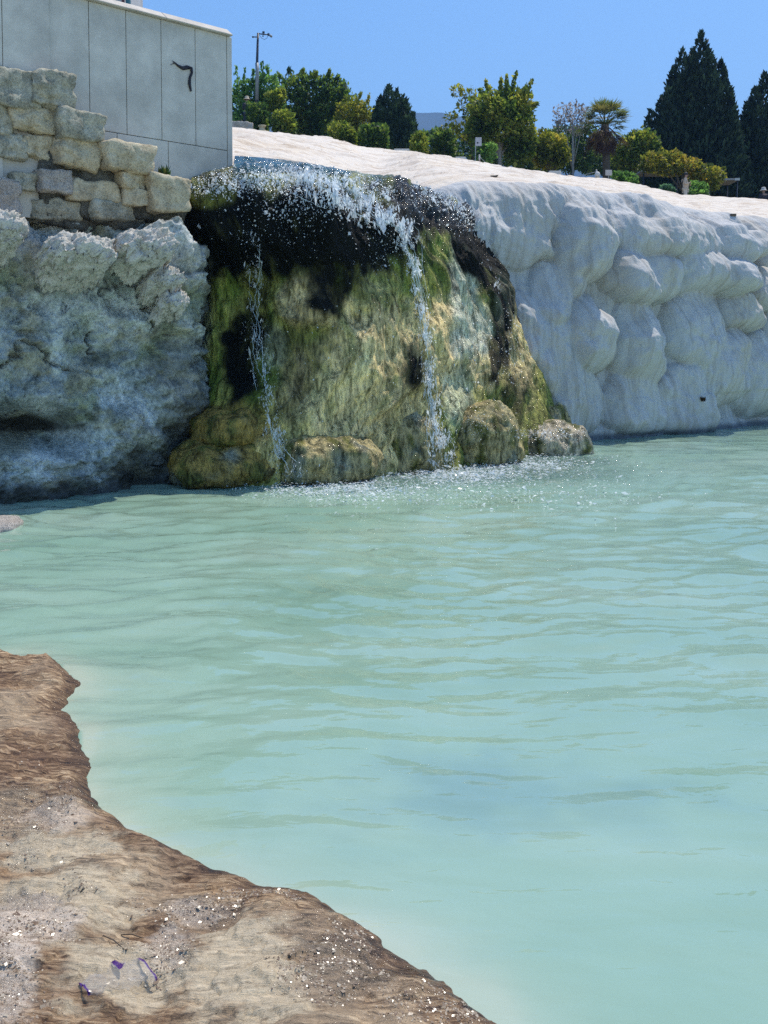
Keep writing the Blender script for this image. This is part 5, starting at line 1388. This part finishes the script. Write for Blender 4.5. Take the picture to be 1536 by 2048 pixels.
# ------------------------------------------------------------------ small things
def sprig(px, py, label, h, n, cols, bv, name='plant', cat='plant', off=0.03, spread=.5):
    p, nn = hit(bv, px, py)
    if p is None: p = Vector(at(px, py, 11.7))
    C, D, V, F = [], [], [], []
    for i in range(n):
        a = random.uniform(0, 6.28); d = Vector((math.cos(a) * random.uniform(.1, spread), math.sin(a) * random.uniform(.1, spread), 1)).normalized(); L = h * random.uniform(.6, 1.1); w = d.cross(Vector((random.random() - .5, random.random() - .5, .1))).normalized() * .012
        o = Vector((random.uniform(-1, 1), random.uniform(-.3, .3), 0)) * h * .35
        b = len(V); V += [tuple(o - w * .5), tuple(o + d * L * .55 - w * 1.2), tuple(o + d * L), tuple(o + d * L * .55 + w * 1.2)]; F.append((b, b + 1, b + 2, b + 3))
    V = np.array(V); c = np.array([random.choice(cols) for _ in range(n)])
    o = link(name, mesh(name, V, np.array(F), np.repeat(c, 4, 0), smooth=False), M['leaf']); o.location = p + Vector((0, -off, 0))
    tag(o, label, cat)
sprig(331, 356, 'small dark green plant at the foot of the panelled wall', .15, 34, [(.02, .05, .015), (.04, .08, .02), (.10, .12, .03)], BV_ROCK)
sprig(1406, 803, 'brown dry tuft caught at the foot of the travertine cliff', .10, 30, [(.06, .04, .02), (.03, .02, .015), (.16, .11, .06)], BV_TRAV, 'dry_tuft', 'tuft')
for (px, py, lab) in ((1466, 431, 'small dark stone on the white slope near the lip'), (988, 354, 'tiny brown stone on the white slope above the falls')):
    p, nn = hit(BV_TRAV, px, py)
    if p is not None:
        V, F = stone_mesh(.12, .09, .04, int(px), .015, 6); o = link('loose_stone', mesh('loose_stone', V, F), M['bark']); o.location = p - Vector((0, 0, .01)); tag(o, lab, 'stone')
def ledge_pt(px, py, up=0.0):
    z = 0.06
    for _ in range(4):
        p = on_water(px, py, z); h, _s = ledge_height(np.array([[p[0]]]), np.array([[p[1]]])); z = float(h[0, 0]) + up
    return Vector((p[0], p[1], z))
def build_wrapper():
    t = NT('clear_film')
    t.set(Base_Color=t.attr(), Roughness=0.2, IOR=1.45)
    tp = t.new('ShaderNodeBsdfTransparent'); mx = t.new('ShaderNodeMixShader')
    t.put(mx.inputs[0], t.attr('Clear', 'Fac'))
    t.L.new(t.b.outputs[0], mx.inputs[1]); t.L.new(tp.outputs[0], mx.inputs[2]); t.L.new(mx.outputs[0], t.out.inputs[0])
    a, b = ledge_pt(168, 1985), ledge_pt(292, 1948); c0 = (a + b) / 2
    x = (b - a); L = x.length; x.normalize(); y = Vector((-x.y, x.x, 0)).normalized()
    nu, nv = 40, 16; V, col, clr = [], [], []
    for i in range(nu):
        for j in range(nv):
            u, v = i / (nu - 1), j / (nv - 1)
            th = (v - .5) * math.pi
            wd = 0.045 * (0.55 + .75 * u)
            cr = 0.010 * float(fbm(u * 6, v * 5, 3.3, 3))
            P = a - c0 + x * (u * L) + y * (math.sin(th) * wd + cr) ; zz = 0.001 + 0.020 * math.cos(th) * (0.35 + .65 * math.sin(math.pi * min(1, u * .75 + .1))) + cr
            P.z = (a.z + (b.z - a.z) * u - c0.z) + zz
            V.append(tuple(P))
            pur = (u < .05 or u > .95 or (0.58 < u < .70 and .55 < v < .9))
            col.append((0.06, 0.01, 0.16) if pur else (0.6, 0.58, 0.55)); clr.append(0.12 if pur else 0.82)
    me = mesh('plastic_cup', np.array(V), grid_faces(nu, nv), np.array(col)); at_ = me.attributes.new('Clear', 'FLOAT', 'POINT'); at_.data.foreach_set('value', np.array(clr, np.float32))
    o = link('plastic_wrapper', me, t.m); o.location = c0; tag(o, 'crumpled clear plastic wrapper with purple ends on the wet ledge', 'litter')
build_wrapper()
build_flakes()
for i, (x0, y0, x1, y1, lab) in enumerate([(206, 1868, 248, 1892, 'thin dark twig above the plastic wrapper'), (160, 1782, 170, 1768, 'short dark twig near the pale channel on the ledge'), (242, 1866, 285, 1870, 'forked bit of twig right of the thin one')]):
    a, b = ledge_pt(x0, y0, .006), ledge_pt(x1, y1, .012); m = MB()
    m.tube([(0, 0, -.004), tuple((b - a) * .5 + Vector((0, .003, -.002))), tuple(b - a + Vector((0, 0, -.008)))], [.0014, .0019, .001], 6)
    o = m.build('twig', M['bark'], None, True); o.location = a; tag(o, lab, 'twig')
p = on_water(10, 1056); V, F = stone_mesh(.45, .5, .14, 77, .04, 10, 3); o = link('pale_rock', mesh('pale_rock', V, F), M['stone_pale']); o.location = (p[0] - .08, p[1], -.07); tag(o, 'pale flat rock breaking the water at the left edge', 'rock')

# ------------------------------------------------------------------ air
def build_haze():
    t = NT('haze_air'); t.n.remove(t.b)
    v = t.new('ShaderNodeVolumePrincipled'); v.inputs['Density'].default_value = 0.00036; v.inputs['Color'].default_value = (0.30, 0.58, 1.0, 1); v.inputs['Anisotropy'].default_value = 0.0
    t.L.new(v.outputs[0], t.out.inputs['Volume'])
    m = MB(); m.box((-4600, -120, -2.6), (4600, 3300, 640)); tag(m.build('haze', t.m), 'pale air between the pool and the far hill', kind='stuff')
build_haze()
